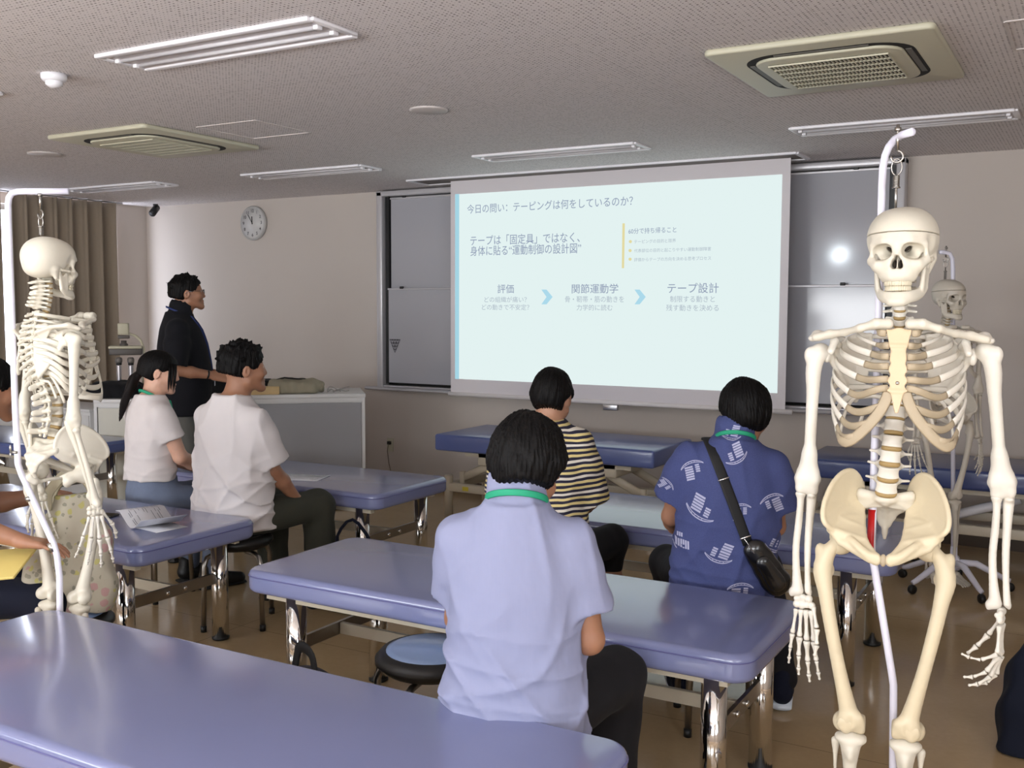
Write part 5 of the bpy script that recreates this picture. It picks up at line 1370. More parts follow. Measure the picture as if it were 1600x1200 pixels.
def person(label, loc, facing, pel, neck, head, hrot, arms, legs, skinm, shirt, trousers, hair, shoes=None, hb=.0055, sw=.185, torso=None, shirt_st=None, sleeve=.62, hem=-.10, sl_r=(.078, .072), collar=False, neck_open=.062, trouser_r=(.088, .070, .058), sitting=True, extras=None, tor_scale=1.0, neck_r=.052, hsc=1.0, sleeve_flare=0.0, hair_fn=None, folds=None, name='person', vneck=0.0, scale=(1, 1, 1)):
    """one figure. All joints in its own frame: facing -y, +x its left, z up from the floor.
    arms: {side: (shoulder, elbow, wrist, hand_dir, palm_dir, curl, thumb)}, legs: {side: (hip, knee, ankle, toe_dir)}"""
    rz = math.atan2(facing[0], -facing[1])
    r = thing(name, label, 'person', loc, rz, None); r.scale = scale
    pel, neck, head = Vector(pel), Vector(neck), Vector(head)
    allp = [pel, neck, head]
    for a in arms.values(): allp += [Vector(q) for q in a[:3]]+[Vector(a[2])+Vector(a[3])*.2]
    for l in legs.values(): allp += [Vector(q) for q in l[:3]]
    lo = np.min([tuple(p) for p in allp], 0)-.16; hi = np.max([tuple(p) for p in allp], 0)+.17
    lo[2] = max(lo[2], -.01)
    # torso frame: z from pelvis to neck base, y backwards
    shl = Vector(arms[1][0])-Vector(arms[-1][0])
    zx = (neck-pel).normalized(); back = shl.cross(zx)*-1; back = zx.cross(shl).normalized()
    if back.y < 0: back = -back
    T = frm(pel, zx, back); Ti = np.array(T.inverted())[:3]; L = (neck-pel).length; k_ = L/.52
    st = torso or [(-.07, 0, .0, .150, .105), (.05, 0, .0, .150, .108), (.18, 0, .0, .132, .098), (.30, 0, -.004, .148, .112), (.40, 0, .0, .160, .108), (.46, 0, .010, .128, .082), (.52, 0, .015, .066, .06)]
    st = [(z*k_, cx, cy, a*tor_scale, b*tor_scale) for z, cx, cy, a, b in st]
    F = SDF(lo, hi, hb)
    F.loft([(z, cx, cy, a*.90, b*.90) for z, cx, cy, a, b in st], .03, M=Ti)
    Rh = Euler(hrot).to_matrix(); er = hrot
    hp = lambda x, y, z: tuple(head+Rh @ Vector((x*hsc*.01, y*hsc*.01, z*hsc*.01)))
    c = .01*hsc
    he = lambda p, rr, k=.012, op='u', p_=2.0: F.ell(hp(*p), [q*c for q in rr], k, op, er, p_)
    hc = lambda a, b, ra, rb=None, k=.010, op='u': F.cone(hp(*a), hp(*b), ra*c, None if rb is None else rb*c, k, op)
    he((0, 1.2, 3.0), (7.2, 9.2, 7.8)); he((0, -2.6, -2.8), (6.4, 6.2, 7.6), .03)
    for s in (-1, 1):
        hc((s*5.2, -.6, -6.2), (s*1.6, -7.2, -9.8), 1.9, 1.7, .02); he((s*4.0, -6.0, -2.6), (2.3, 2.2, 2.4), .02)
        he((s*3.2, -9.5, .3), (1.9, 1.7, 1.2), .010, 's'); hc((s*2.0, -7.9, .85), (s*4.2, -7.3, .75), .45, .45, .006); hc((s*2.0, -7.7, -.6), (s*4.2, -7.2, -.6), .40, .40, .006)
        F.ell(hp(s*7.5, 1.0, -1.2), [.9*c, 1.9*c, 3.0*c], .006, 'u', (er[0]+.15, er[1], er[2]+s*.35)); F.ell(hp(s*8.3, .4, -1.0), [.45*c, 1.0*c, 1.8*c], .004, 's', (er[0]+.15, er[1], er[2]+s*.35))
        hc((s*.8, -8.8, -3.4), (s*1.1, -8.6, -3.6), .75, .7, .006)
    hc((0, -7.3, -10.0), (0, -7.1, -10.2), 1.6, 1.5, .02)
    hc((0, -8.2, .8), (0, -9.55, -3.0), .75, .95, .010)
    hc((-1.7, -8.0, -6.3), (0, -8.7, -6.1), .55, .65, .005); hc((1.7, -8.0, -6.3), (0, -8.7, -6.1), .55, .65, .005)
    hc((-1.5, -7.9, -7.5), (0, -8.5, -7.6), .60, .75, .005); hc((1.5, -7.9, -7.5), (0, -8.5, -7.6), .60, .75, .005)
    hc((-1.8, -9.3, -6.9), (1.8, -9.3, -6.9), .3, .3, .003, 's')
    F.cone(tuple(neck+zx*-.03), hp(0, 2.2, -5.5), neck_r+.012, neck_r, .035)
    for s, a in arms.items():
        S, E, W = [Vector(q) for q in a[:3]]
        S = S-zx*.03; F.cone(tuple(S+(neck-S)*.2-zx*.01), tuple(S), .032, .038, .03)
        F.cone(tuple(S), tuple(S*.5+E*.5), .039, .042, .02); F.cone(tuple(S*.5+E*.5), tuple(E), .043, .036, .015)
        F.cone(tuple(E), tuple(E*.62+W*.38), .037, .038, .015); F.cone(tuple(E*.62+W*.38), tuple(W), .038, .0245, .015)
        Mh = frm(W, -Vector(a[3]), -Vector(a[4]))
        add_hand_flesh(F, Mh @ Matrix.Translation((0, 0, .01)), a[5], a[6], 1.0, a[7] if len(a) > 7 else s)
    for s, l in legs.items():
        Hh, K, A = [Vector(q) for q in l[:3]]
        F.chain([tuple(Hh), tuple(K)], [.070, .050], .03); F.chain([tuple(K), tuple(K*.65+A*.35), tuple(A)], [.050, .050, .034], .02)
    link('body', F.mesh('body', 1), skinm, r)
    # eyes
    for s in (-1, 1):
        e = MB().ball((0, 0, 0), .0115*hsc, 16, 12).build('eye', M_eye, r); e.location = hp(s*3.1, -6.95, .15); e.rotation_euler = er
        MB().ball((0, -.0085*hsc, 0), (.0055*hsc, .0035*hsc, .0055*hsc), 12, 8).build('iris', M_iris, e)
    # shirt
    ss = shirt_st or [(z, cx, cy, a, b) for z, cx, cy, a, b in st]
    if shirt_st: ss = [(z*k_, cx, cy, a, b) for z, cx, cy, a, b in shirt_st]
    ss = [(hem*k_, ss[0][1], ss[0][2], ss[0][3], ss[0][4])]+[q for q in ss if q[0] > hem*k_+.02]
    G = SDF(lo, hi, max(hb, .006))
    G.loft(ss, .03, M=Ti, off=.016, p=2.2)
    Hs = SDF(lo, hi, max(hb, .006))
    for s, a in arms.items():
        S, E, W = [Vector(q) for q in a[:3]]; f = sleeve; S = S-zx*.030
        tp = neck-zx*.052+(S-neck)*.26
        G.cone(tuple(tp), tuple(S+zx*.006), .046, .050, .05)
        if f <= 1: end = Vector(a[0])+(E-Vector(a[0]))*f; Hs.cone(tuple(S), tuple(S*.6+end*.4), .056, sl_r[0], .035); Hs.cone(tuple(S*.6+end*.4), tuple(end), sl_r[0], sl_r[1], .02)
        else: end = E+(W-E)*(f-1); Hs.cone(tuple(S), tuple(E), .056, sl_r[1], .035); Hs.cone(tuple(E), tuple(end), sl_r[1], sl_r[1]*.8, .02)
        d_ = (E-Vector(a[0])).normalized() if f <= 1 else (W-E).normalized()
        c0 = np.array(end, np.float32); dn = np.array(d_, np.float32)
        def cut(X, Y, Z, c0=c0, dn=dn):
            w = (X-c0[0])*dn[0]+(Y-c0[1])*dn[1]+(Z-c0[2])*dn[2]
            q = np.sqrt(np.maximum((X-c0[0])**2+(Y-c0[1])**2+(Z-c0[2])**2-w*w, 0))
            return np.maximum(np.maximum(-w, w-.115), q-.12)
        Hs.put(cut, np.array(end)-.17, np.array(end)+.17, 0, 's')
        Hs.cone(tuple(end-d_*.045), tuple(end+d_*.05), sl_r[1]-.015 if f <= 1 else sl_r[1]*.8-.013, None, .002, 's')
    hh_ = np.maximum(.03-np.abs(G.d-Hs.d), 0)/.03
    G.d = np.minimum(G.d, Hs.d)-hh_*hh_*.0075
    if collar: G.cone(tuple(neck-zx*.025), tuple(neck+zx*.034-back*.006), .079, .076, .012)
    if folds: G.warp(lambda X, Y, Z: folds(X, Y, Z))
    G.cone(tuple(neck+zx*.006-back*.008), tuple(neck+zx*.12-back*.02), neck_open, neck_open, .004, 's')
    if vneck: G.cone(tuple(neck-zx*vneck-back*.12), tuple(neck+zx*.02-back*.06), .01, .045, .006, 's')
    sh = link('shirt', G.mesh('shirt', 2), shirt, r)
    # trousers
    Tm = SDF(lo, hi, max(hb, .007))
    Tm.loft([(-.075*k_, 0, .0, .150*tor_scale, .115), (.03, 0, 0, .152*tor_scale, .112), (.11, 0, .0, .140*tor_scale, .102)], .03, M=Ti, off=.010)
    for s, l in legs.items():
        Hh, K, A = [Vector(q) for q in l[:3]]; t0, t1, t2 = trouser_r
        Tm.chain([tuple(Hh), tuple(K)], [t0, t1], .035)
        if len(l) > 4 and l[4]: Tm.cone(tuple(K), tuple(K*(1-l[4])+A*l[4]), t1, t2, .03)
        else: Tm.chain([tuple(K), tuple(A+Vector((0, 0, .02)))], [t1, t2], .03)
    Tm.warp(lambda X, Y, Z: .0035*np.sin(31*X+17*Z+5*Y)*np.sin(23*Z-19*Y+11*X))
    link('trousers', Tm.mesh('trousers', 2), trousers, r)
    # shoes
    for s, l in legs.items():
        A, td = Vector(l[2]), Vector(l[3]).normalized()
        B_ = SDF((-.08, -.25, -.12), (.08, .12, .12), .005)
        B_.cone((0, .035, -.035), (0, -.055, -.045), .040, .042, .02); B_.cone((0, -.055, -.045), (0, -.150, -.055), .044, .034, .02)
        B_.cone((0, .03, -.02), (0, .025, .03), .040, .038, .015); B_.plane((0, 0, -.083), (0, 0, -1))
        so_ = MB(); so_.tube([(0, .07, -.078), (0, -.06, -.078), (0, -.18, -.078)], [.038, .044, .034], n=16, flat=(.28, 1.0), up=(0, 0, 1))
        smesh = B_.mesh('shoe', 1); o = link('shoe', smesh, shoes or M_black, r)
        o.location = A; o.rotation_euler = (0, 0, math.atan2(td.x, -td.y)); o.location.z = max(.088, A.z)
        link('sole', so_.mesh('sole'), M_card if shoes is not None else M_dark, o)
    # hair
    if hair: hair(r, head, Rh, er, hsc, hp)
    if extras: extras(r, sh, head, neck, T, hp)
    return r

def hair_short(thick=(1.1, 1.5, 1.3), nape=-6.5, fringe=4.2, side=1.2, mess=.004, locks=0, m=None, seed=1, ear=True, crown=0.0, jag=.004, bowl=None, earz=None):
    def fn(r, head, Rh, er, hsc, hp):
        c = .01*hsc; rnd = random.Random(seed)
        c0 = np.array(hp(0, 1.2, 2.0)); R = .19*hsc
        F = SDF(c0-R, c0+R, .0036)
        E = lambda p, rr, k=.012, op='u': F.ell(hp(*p), [q*c for q in rr], k, op, er)
        E((0, 1.4, 3.2+crown*.3), (7.2+thick[0], 9.2+thick[1], 7.9+thick[2]))
        E((0, 4.4, -1.5), (6.5+thick[0]*.9, 6.0+thick[1], 6.8), .02)
        if bowl: E((0, 1.2, 0.6), bowl, .03)
        for i in range(locks):
            a = rnd.uniform(0, 2*PI); e = rnd.uniform(.1, 1.35)
            d = Vector((math.cos(a)*math.cos(e), math.sin(a)*math.cos(e), math.sin(e)))
            if d.y < -.25 and d.z < .45: continue
            p = Vector((d.x*(7.2+thick[0]*.6), 1.4+d.y*(9.2+thick[1]*.6), 3.2+d.z*(7.9+thick[2]*.6)))
            q = p+d*rnd.uniform(.7, 1.7)+Vector((rnd.uniform(-1.3, 1.3), rnd.uniform(-1.6, .8), rnd.uniform(-.4, .8)))
            F.cone(hp(*p), hp(*q), 1.0*c, .35*c, .010)
        # clear the face, the ears and below the nape
        E((0, -10.2, fringe-9.6), (7.6+side, 7.4, 9.6), .010, 's')
        E((0, -6.5, -7.5), (12, 6.8, 7.5), .015, 's')
        if ear:
            for s in (-1, 1):
                E((s*8.6, .0, -2.6), (3.2, 3.2, 3.4), .008, 's')
                if earz is not None: E((s*10.2, 2.0, earz), (4.4, 7.5, 4.2), .015, 's')
        p0 = hp(0, 0, nape); nrm = Rh @ Vector((0, .35, -1))
        Mi = np.array(Rh.transposed(), np.float32); h0 = np.array(head, np.float32)
        def tex(X, Y, Z):
            x, y, z = X-h0[0], Y-h0[1], Z-h0[2]
            lx = Mi[0, 0]*x+Mi[0, 1]*y+Mi[0, 2]*z; ly = Mi[1, 0]*x+Mi[1, 1]*y+Mi[1, 2]*z; lz = Mi[2, 0]*x+Mi[2, 1]*y+Mi[2, 2]*z
            u = np.arctan2(lx, ly-.012)
            return (mess*.35*np.sin(38*u+60*lz+3*np.sin(9*u))+mess*.3*np.sin(71*u-45*lz)+mess*.5*np.sin(55*lx+7)*np.sin(48*ly+33*lz))
        F.warp(tex)
        nn = np.array(nrm, np.float32); pp_ = np.array(p0, np.float32)
        def nap(X, Y, Z):
            w = (X-pp_[0])*nn[0]+(Y-pp_[1])*nn[1]+(Z-pp_[2])*nn[2]
            u = np.arctan2(X-h0[0], Y-h0[1])
            return w+jag*np.sin(47*u+1)+jag*.6*np.sin(83*u)
        F.put(nap, F.lo, F.lo+F.h*F.n, .004, 'i')
        link('hair', F.mesh('hair', 1), m or M_hair, r)
    return fn
def lanyard(r, neck, T, m, rad=.072, w=.008, front=.30, badge=None, up=.014, sh=None):
    """ribbon round the neck: back arc and two front straps meeting at the chest"""
    q = lambda x, y, z: T @ Vector((x, y, z)); L = (neck-T.translation).length
    P = []
    for k in range(-9, 10):
        a = k/9*2.2; P.append(q(rad*math.sin(a), .012+rad*.98*math.cos(a), L+up+.016*math.cos(a)-.018*(1-math.cos(a))))
    Pf = [q(.066, -.06, L-.055), q(.045, -.115, L-.14), q(.0, -.142, L-front)]
    Pm = [q(-.066, -.06, L-.055), q(-.045, -.115, L-.14), q(.0, -.142, L-front)]
    if sh is not None:
        bv = BVHTree.FromPolygons([v.co for v in sh.data.vertices], [tuple(p.vertices) for p in sh.data.polygons]); yd = (T.to_3x3() @ Vector((0, 1, 0))).normalized()
        def onf(x, z):
            h = bv.ray_cast(q(x, -.7, z), yd)
            return q(x, -.14, z) if h[0] is None else h[0]-yd*.004
        zz = np.linspace(L-.035, L-front, 9); xx = np.linspace(rad*.95, .008, 9)
        Pf = [onf(x, z) for x, z in zip(xx, zz)]; Pm = [onf(-x, z) for x, z in zip(xx, zz)]
    path = Pm[::-1]+P+Pf
    o = MB().tube(path, w, n=8, flat=(1.0, .16), up=tuple(T.to_3x3() @ Vector((0, 0, 1)))).build('lanyard', m, r)
    if badge: MB().box(tuple((onf(0, L-front-.06)-yd*.012) if sh is not None else q(0, -.15, L-front-.06)), (.062, .004, .092), rot=T.to_3x3(), bev=.002).build('badge', M_card, o)
    return o

def seated_legs(hx=.085, hz=.53, kx=.13, ky=-.42, kz=.51, ay=-.40, shift=(0, 0), yaw=0.0, spread=(0, 0)):
    out = {}
    for s in (1, -1):
        R = Matrix.Rotation(yaw+spread[0 if s > 0 else 1], 3, 'Z')
        K = R @ Vector((s*kx, ky, kz)); A = R @ Vector((s*kx, ay, .09)); out[s] = ((s*hx, -.02, hz), tuple(K), tuple(A), tuple(R @ Vector((s*.15, -1, 0))))
    return out

def ground(x, y, depth):
    q = at(x, y, depth); return (q.x, q.y, 0)
# ---- 1. man in the lavender shirt, nearest, seen from behind
M_lav = NT('lavender_shirt_cloth'); t = M_lav
w_ = t.node('ShaderNodeTexWave', wave_type='BANDS', bands_direction='X'); w_.inputs['Scale'].default_value = 90; w_.inputs['Distortion'].default_value = 0.3
t.link(t.coord(), w_.inputs['Vector']); t.base(t.mix(t.math('MULTIPLY', w_.outputs['Color'], 0.35), lin((140, 144, 172)), lin((126, 130, 162)))); t.set(Roughness=.8)
n1 = t.noise(4.5, 3, .5, t.mapping((1, 1, .5), (.3, .2, .5))); t.bump(t.noise(9, 3, .5, t.mapping((1, 1, .6), (.3, .2, .5))), .5, .02); M_lav = t.m
M_char = cloth('charcoal_trousers', (27, 26, 29), .3); M_navy = cloth('navy_trousers', (20, 23, 38), .3)
fx_ = (-.43, .90)
lp = at(803, 1085, 2.62)
def folds_lav(X, Y, Z):
    return drape(2, .80, .010)(X, Y, Z)
def ex_lav(r, sh, head, neck, T, hp):
    lanyard(r, neck, T, M_lan, .079, .0085, .30, None, .020, sh)
    q = lambda x, y, z: T @ Vector((x, y, z))
legsA = {-1: ((-.085, -.02, .535), (-.275, -.355, .52), (-.25, -.35, .09), (-.6, -.8, 0)), 1: ((.085, -.02, .535), (-.02, -.44, .51), (-.04, -.42, .09), (-.2, -1, 0))}
armsA = {-1: ((-.146, .010, 1.018), (-.192, .004, .742), (-.08, -.19, .665), (.9, -.4, -.1), (0, 0, -1), (30, 35, 25), (30, 15)),
         1: ((.140, .008, 1.025), (.152, -.085, .76), (.03, -.24, .66), (-.9, -.3, -.1), (0, 0, -1), (30, 35, 25), (30, 15))}
person('person in a lavender short-sleeved shirt and green lanyard seated nearest, seen from behind', (lp.x, lp.y, 0), fx_, (0, 0, .545), (-.006, .0, 1.095), (-.030, -.035, 1.185), (.10, 0, .0), armsA, legsA, SKIN_TAN, M_lav, M_char,
       hair_short((2.1, 2.0, 1.9), nape=-7.6, mess=.006, seed=3, bowl=(9.7, 10.6, 5.0), jag=.003, earz=-6.2), hb=.006, hsc=1.03,
       shirt_st=[(-.10, 0, .012, .168, .125), (.0, 0, .012, .166, .125), (.12, 0, .012, .156, .120), (.25, 0, .008, .150, .120), (.34, 0, .008, .148, .112), (.40, 0, .012, .130, .096), (.46, 0, .016, .094, .076), (.52, 0, .016, .060, .058)],
       sleeve=.70, hem=-.135, sl_r=(.064, .072), collar=True, neck_open=.060, folds=folds_lav, extras=ex_lav, trouser_r=(.092, .080, .070))
stool(lp.x+.01, lp.y, .445, 'round stool under the lavender-shirted man', 0.4)

# ---- 2. man in the striped tee
t = NT('striped_knit'); sep = t.node('ShaderNodeSeparateXYZ'); t.link(t.coord(), sep.inputs[0])
z_ = t.math('ADD', sep.outputs[2], t.math('MULTIPLY', t.noise(6, 2), .035)); z_ = t.math('ADD', z_, t.math('MULTIPLY', sep.outputs[0], .06))
fr_ = t.math('FRACT', t.math('DIVIDE', z_, .0215)); fr2 = t.math('FRACT', t.math('DIVIDE', z_, .0645))
navy = t.math('MULTIPLY', t.math('LESS_THAN', fr_, .52), 1.0); white = t.math('GREATER_THAN', fr2, .66)
t.base(t.mix(navy, t.mix(white, lin((226, 206, 142)), lin((228, 220, 206))), lin((38, 36, 56)))); t.set(Roughness=.85); t.bump(t.noise(5, 3), .35, .02); M_strip = t.m
M_cuff = cloth('pale_yellow_rib', (222, 202, 140), .1)
sp_ = at(848, 880, 4.32)
legsS = seated_legs(); legsS[-1] = ((-.085, -.02, .54), (-.24, -.38, .53), (-.22, -.36, .09), (-.3, -1, 0), .25); legsS[1] = legsS[1]+(.25,)
armsS = {-1: ((-.155, .01, 1.05), (-.190, -.05, .770), (-.10, -.28, .68), (.6, -.8, 0), (0, 0, -1), (25, 30, 20), (30, 15)), 1: ((.155, .01, 1.05), (.190, -.08, .775), (.08, -.28, .68), (-.6, -.8, 0), (0, 0, -1), (25, 30, 20), (30, 15))}
M_glass = mat('spectacle_metal', (150, 150, 156), .25, 1.0)
def glasses(r, hp, m=M_glass):
    g = MB()
    for s in (-1, 1):
        ring = [hp(s*(3.3+2.1*math.cos(a)), -9.6+.0*math.sin(a), .1+1.6*math.sin(a)) for a in np.linspace(0, 2*PI, 18)]
        g.tube(ring, .0014, n=6, caps=False); g.tube([hp(s*5.4, -9.5, .6), hp(s*7.6, -6.5, .6), hp(s*8.1, .3, .5), hp(s*8.0, 2.0, -1.0)], .0014, n=6)
    g.tube([hp(-1.2, -9.7, .4), hp(0, -10.0, .7), hp(1.2, -9.7, .4)], .0013, n=6)
    o = g.build('spectacles', m, r); return o
def ex_str(r, sh, head, neck, T, hp):
    glasses(r, hp)
    for s, a in armsS.items():
        S, E = Vector(a[0]), Vector(a[1]); d = (E-S).normalized(); e = S+(E-S)*.98
        mb = MB(); mb.tube([tuple(e-d*.028), tuple(e+d*.002)], [.0815, .0835], n=24, caps=False); o = mb.build('sleeve_cuff', M_cuff, r); md = o.modifiers.new('thick', 'SOLIDIFY'); md.thickness = .003
person('person in a yellow and navy striped tee seated facing the screen', (sp_.x, sp_.y, 0), (-.28, .96), (0, 0, .55), (-.01, .0, 1.115), (-.032, -.03, 1.212), (.04, 0, -.12), armsS, legsS, SKIN_MID, M_strip, M_char,
       hair_short((1.2, 1.2, 1.2), nape=-7.6, mess=.004, seed=5, bowl=(8.7, 9.6, 5.0), earz=-4.6), hb=.006, sleeve=.98, hem=-.10, sl_r=(.076, .084), folds=drape(15, .82, .006), neck_open=.068, extras=ex_str, hsc=.98,
       shirt_st=[(-.10, 0, .01, .165, .12), (.12, 0, .01, .165, .12), (.30, 0, .006, .172, .118), (.40, 0, .01, .166, .104), (.46, 0, .014, .125, .08), (.52, 0, .016, .066, .06)])
stool(sp_.x, sp_.y, .455, 'round stool under the person in the striped tee', 0.2)

# ---- 3. man in the navy sailboat shirt with a sling bag
t = NT('navy_chambray'); n = t.noise(240, 3, .7); n2_ = t.noise(40, 2)
t.base(t.mix(n, lin((50, 58, 104)), lin((74, 84, 134)))); t.set(Roughness=.85); t.bump(t.noise(5, 3, .5, t.mapping((1, 1, .5), (.4, .2, .3))), .5, .025); M_sail = t.m
M_print = mat('white_print', (176, 178, 206), .85)
M_bagblack = mat('black_nylon', (12, 12, 14), .25, coat=.6, bump=.5, bscale=26); M_strap = mat('black_webbing', (20, 20, 22), .7)
sb = at(1128, 905, 3.88)
_fB = Vector((-.40, .92)); invB = (Matrix.Translation((sb.x, sb.y, 0)) @ Matrix.Rotation(math.atan2(_fB.x, -_fB.y), 4, 'Z')).inverted()
legsB = {}
for s_, (x_, y_) in ((-1, (1222, 1066)), (1, (1064, 1052))):
    a_ = invB @ at_z(x_, y_, .10); legsB[s_] = ((s_*.085, -.02, .53), (s_*.17+a_.x*.15, -.40, .51), (a_.x, a_.y, .10), (s_*.15, -1, 0))

armsB = {-1: ((-.180, .015, 1.02), (-.200, -.04, .755), (-.12, -.30, .68), (.4, -.9, 0), (0, 0, -1), (25, 30, 20), (30, 15)), 1: ((.130, .015, 1.045), (.190, -.08, .775), (.16, -.30, .68), (-.4, -.9, 0), (0, 0, -1), (25, 30, 20), (30, 15))}
def decal(sh, r, motifs, m, name, ydir=-1.0, off=.0016):
    """press flat print shapes onto the back of the shirt (rays along the person's y)"""
    me = sh.data; bvh = BVHTree.FromPolygons([v.co for v in me.vertices], [tuple(p.vertices) for p in me.polygons])
    out = []
    for polys in motifs:
        mb = MB()
        for strip in polys:                     # strip: list of (left, right) point pairs in (x, z)
            row = []
            for (a, b) in strip:
                rr = []
                for p in (a, ((a[0]+b[0])/2, (a[1]+b[1])/2), b):
                    h = bvh.ray_cast(Vector((p[0], .6, p[1])), Vector((0, -1, 0)))
                    rr.append(None if h[0] is None else h[0]+h[1]*off*(1 if h[1].y > 0 else -1))
                row.append(rr)
            for i in range(len(row)-1):
                for j in (0, 1):
                    q = [row[i][j], row[i][j+1], row[i+1][j+1], row[i+1][j]]
                    if all(v is not None for v in q) and max((q[0]-q[2]).length, (q[1]-q[3]).length) < .05: mb.quad(*q)
        if mb.f: out.append(mb.build(name, m, sh))
    return out
def sailboat(cx, cz, ang, s=1.0, flip=1):
    """junk-rigged boat: curved hull with portholes left open, two battened sails"""
    ca, sa = math.cos(ang), math.sin(ang)
    T_ = lambda x, z: (cx+s*(flip*x*ca-z*sa), cz+s*(flip*x*sa+z*ca))
    st = []
    n = 14
    up = lambda u: .018*(2*abs(u-.5))**2.2; dn = lambda u: -.010+.024*(2*abs(u-.5))**2.4
    st.append([(T_(-.055+.11*k/n, dn(k/n)), T_(-.055+.11*k/n, dn(k/n)+.0042)) for k in range(n+1)])
    st.append([(T_(-.055+.11*k/n, up(k/n)-.001), T_(-.055+.11*k/n, up(k/n)+.0022)) for k in range(n+1)])
    for k in range(1, 6): st.append([(T_(-.04+.014*k, -.003), T_(-.037+.014*k, -.003)), (T_(-.04+.014*k, .001), T_(-.037+.014*k, .001))])
    for (x0, x1, z0, z1, rows, lean) in ((-.036, .004, .012, .078, 6, -.012), (.014, .034, .012, .050, 4, -.006)):
        for k in range(rows):
            a, b = z0+(z1-z0)*k/rows, z0+(z1-z0)*(k+.72)/rows; la, lb = lean*k/rows, lean*(k+.72)/rows; w = 1-.12*abs(k-rows*.4)/rows
            st.append([(T_(x0+la, a), T_(x0+(x1-x0)*w+la, a+.002)), (T_(x0+lb, b), T_(x0+(x1-x0)*w+lb, b+.002))])
    return st
def ex_sail(r, sh, head, neck, T, hp):
    px = lambda x, y: None
    mot = []
    Rz = Matrix.Rotation(r.rotation_euler.z, 4, 'Z'); inv = (Matrix.Translation(r.location) @ Rz).inverted()
    for (x, y, ang, s, fl) in ((1079, 722, 2.75, .85, 1), (1089, 802, .50, 1.05, -1), (1118, 868, .25, 1.0, 1), (1150, 715, -.5, .85, 1), (1152, 782, 3.0, .75, 1), (1153, 905, 3.1, .95, 1), (1200, 770, 2.9, .9, -1), (1052, 842, 1.5, .8, 1), (1140, 683, .1, .7, 1), (1206, 855, .4, .9, 1), (1046, 756, -2.4, .6, 1)):
        q = inv @ at(x, y, 3.80); 
        mot.append(sailboat(q.x, q.z, -ang if False else math.pi-ang if False else ang, s*.92, fl))
    decal(sh, r, mot, M_print, 'sailboat_print')
    lanyard(r, neck, T, M_lan, .076, .008, .30, None, .016, sh)
rS = person('person in a navy shirt printed with white sailboats seated in front of the right bed', (sb.x, sb.y, 0), (-.40, .92), (0, 0, .55), (-.038, .0, 1.095), (-.078, -.04, 1.195), (.08, .14, .10), armsB, legsB, SKIN_TAN, M_sail, M_char,
       hair_short((1.5, 1.5, 1.4), nape=-10.0, mess=.005, seed=8, bowl=(8.8, 9.8, 9.0), earz=-8.6), hb=.006, sleeve=.68, hem=-.13, sl_r=(.076, .086), collar=True, neck_open=.058, extras=ex_sail, shoes=M_navy,
       folds=drape(5, .82, .008), hsc=1.02,
       shirt_st=[(-.10, 0, .012, .178, .128), (.0, 0, .012, .176, .126), (.14, 0, .012, .172, .124), (.28, 0, .008, .172, .122), (.38, 0, .010, .166, .108), (.44, 0, .014, .142, .09), (.49, 0, .016, .10, .072), (.52, 0, .016, .062, .06)])
stool(sb.x, sb.y, .455, 'round stool under the sailboat-shirted man', 0.5)
# sling bag worn across the back
Rz = Matrix.Rotation(rS.rotation_euler.z, 4, 'Z'); invS = (Matrix.Translation(rS.location) @ Rz).inverted()
shS = [o for o in rS.children if o.name.startswith('shirt')][0]
bvh = BVHTree.FromPolygons([v.co for v in shS.data.vertices], [tuple(p.vertices) for p in shS.data.polygons])
bag = thing('sling_bag', 'glossy black sling bag across the back of the sailboat shirt', 'bag', rS.location, rS.rotation_euler.z)
def onback(x, z, lift):
    h = bvh.ray_cast(Vector((x, .6, z)), Vector((0, -1, 0)))
    return Vector((x, .12, z)) if h[0] is None else Vector((x, h[0].y+lift, z))
P0, P1 = invS @ at(1107, 688, 3.80), invS @ at(1166, 845, 3.75)
sp = [onback(P0.x+(P1.x-P0.x)*k/14, P0.z+(P1.z-P0.z)*k/14, .006) for k in range(15)]
front = []
for yy in np.linspace(sp[0].y-.012, sp[0].y-.15, 7):
    hh = bvh.ray_cast(Vector((P0.x+.002, yy, 1.6)), Vector((0, 0, -1)))
    if hh[0] is not None and hh[0].z > .8: front.append(hh[0]+Vector((0, 0, .006)))
sp = sp[1:] if front else sp
MB().tube([tuple(v) for v in front[::-1]]+[tuple(v) for v in sp], .0205, n=10, flat=(.12, 1.0), up=(0, .75, .66)).build('strap', M_strap, bag)
for k in (4, 12):
    d = (sp[k+1]-sp[k-1]).normalized(); w = d.cross(Vector((0, 1, 0))).normalized()
    MB().tube([tuple(sp[k]+w*.021+Vector((0, .004, 0))), tuple(sp[k]-w*.021+Vector((0, .004, 0)))], .0035, n=8).build('buckle', M_chrome, bag)
B0, B1 = invS @ at(1178, 856, 3.74), invS @ at(1212, 908, 3.72)
b0, b1 = onback(B0.x, B0.z, .022), onback(B1.x, B1.z, .03); b1.y = max(b1.y, b0.y-.03)
F = SDF(np.minimum(b0, b1)-.10, np.maximum(b0, b1)+.10, .004)
ax = (b1-b0).normalized(); F.cone(tuple(b0), tuple(b1), .044, .054, .02, flat=((0, 1, 0), .6)); F.warp(lambda X, Y, Z: .0012*np.sin(70*X+50*Z)*np.sin(60*Z-20*X))
link('pouch', F.mesh('pouch'), M_bagblack, bag)
F2 = SDF(np.minimum(b0, b1)-.10, np.maximum(b0, b1)+.12, .004); pk = Vector((-.006, .030, -.008))
F2.cone(tuple(b0+pk+(b1-b0)*.25), tuple(b1+pk-(b1-b0)*.1), .026, .034, .02, flat=((0, 1, 0), .5)); link('front_pocket', F2.mesh('front_pocket'), M_bagblack, bag)
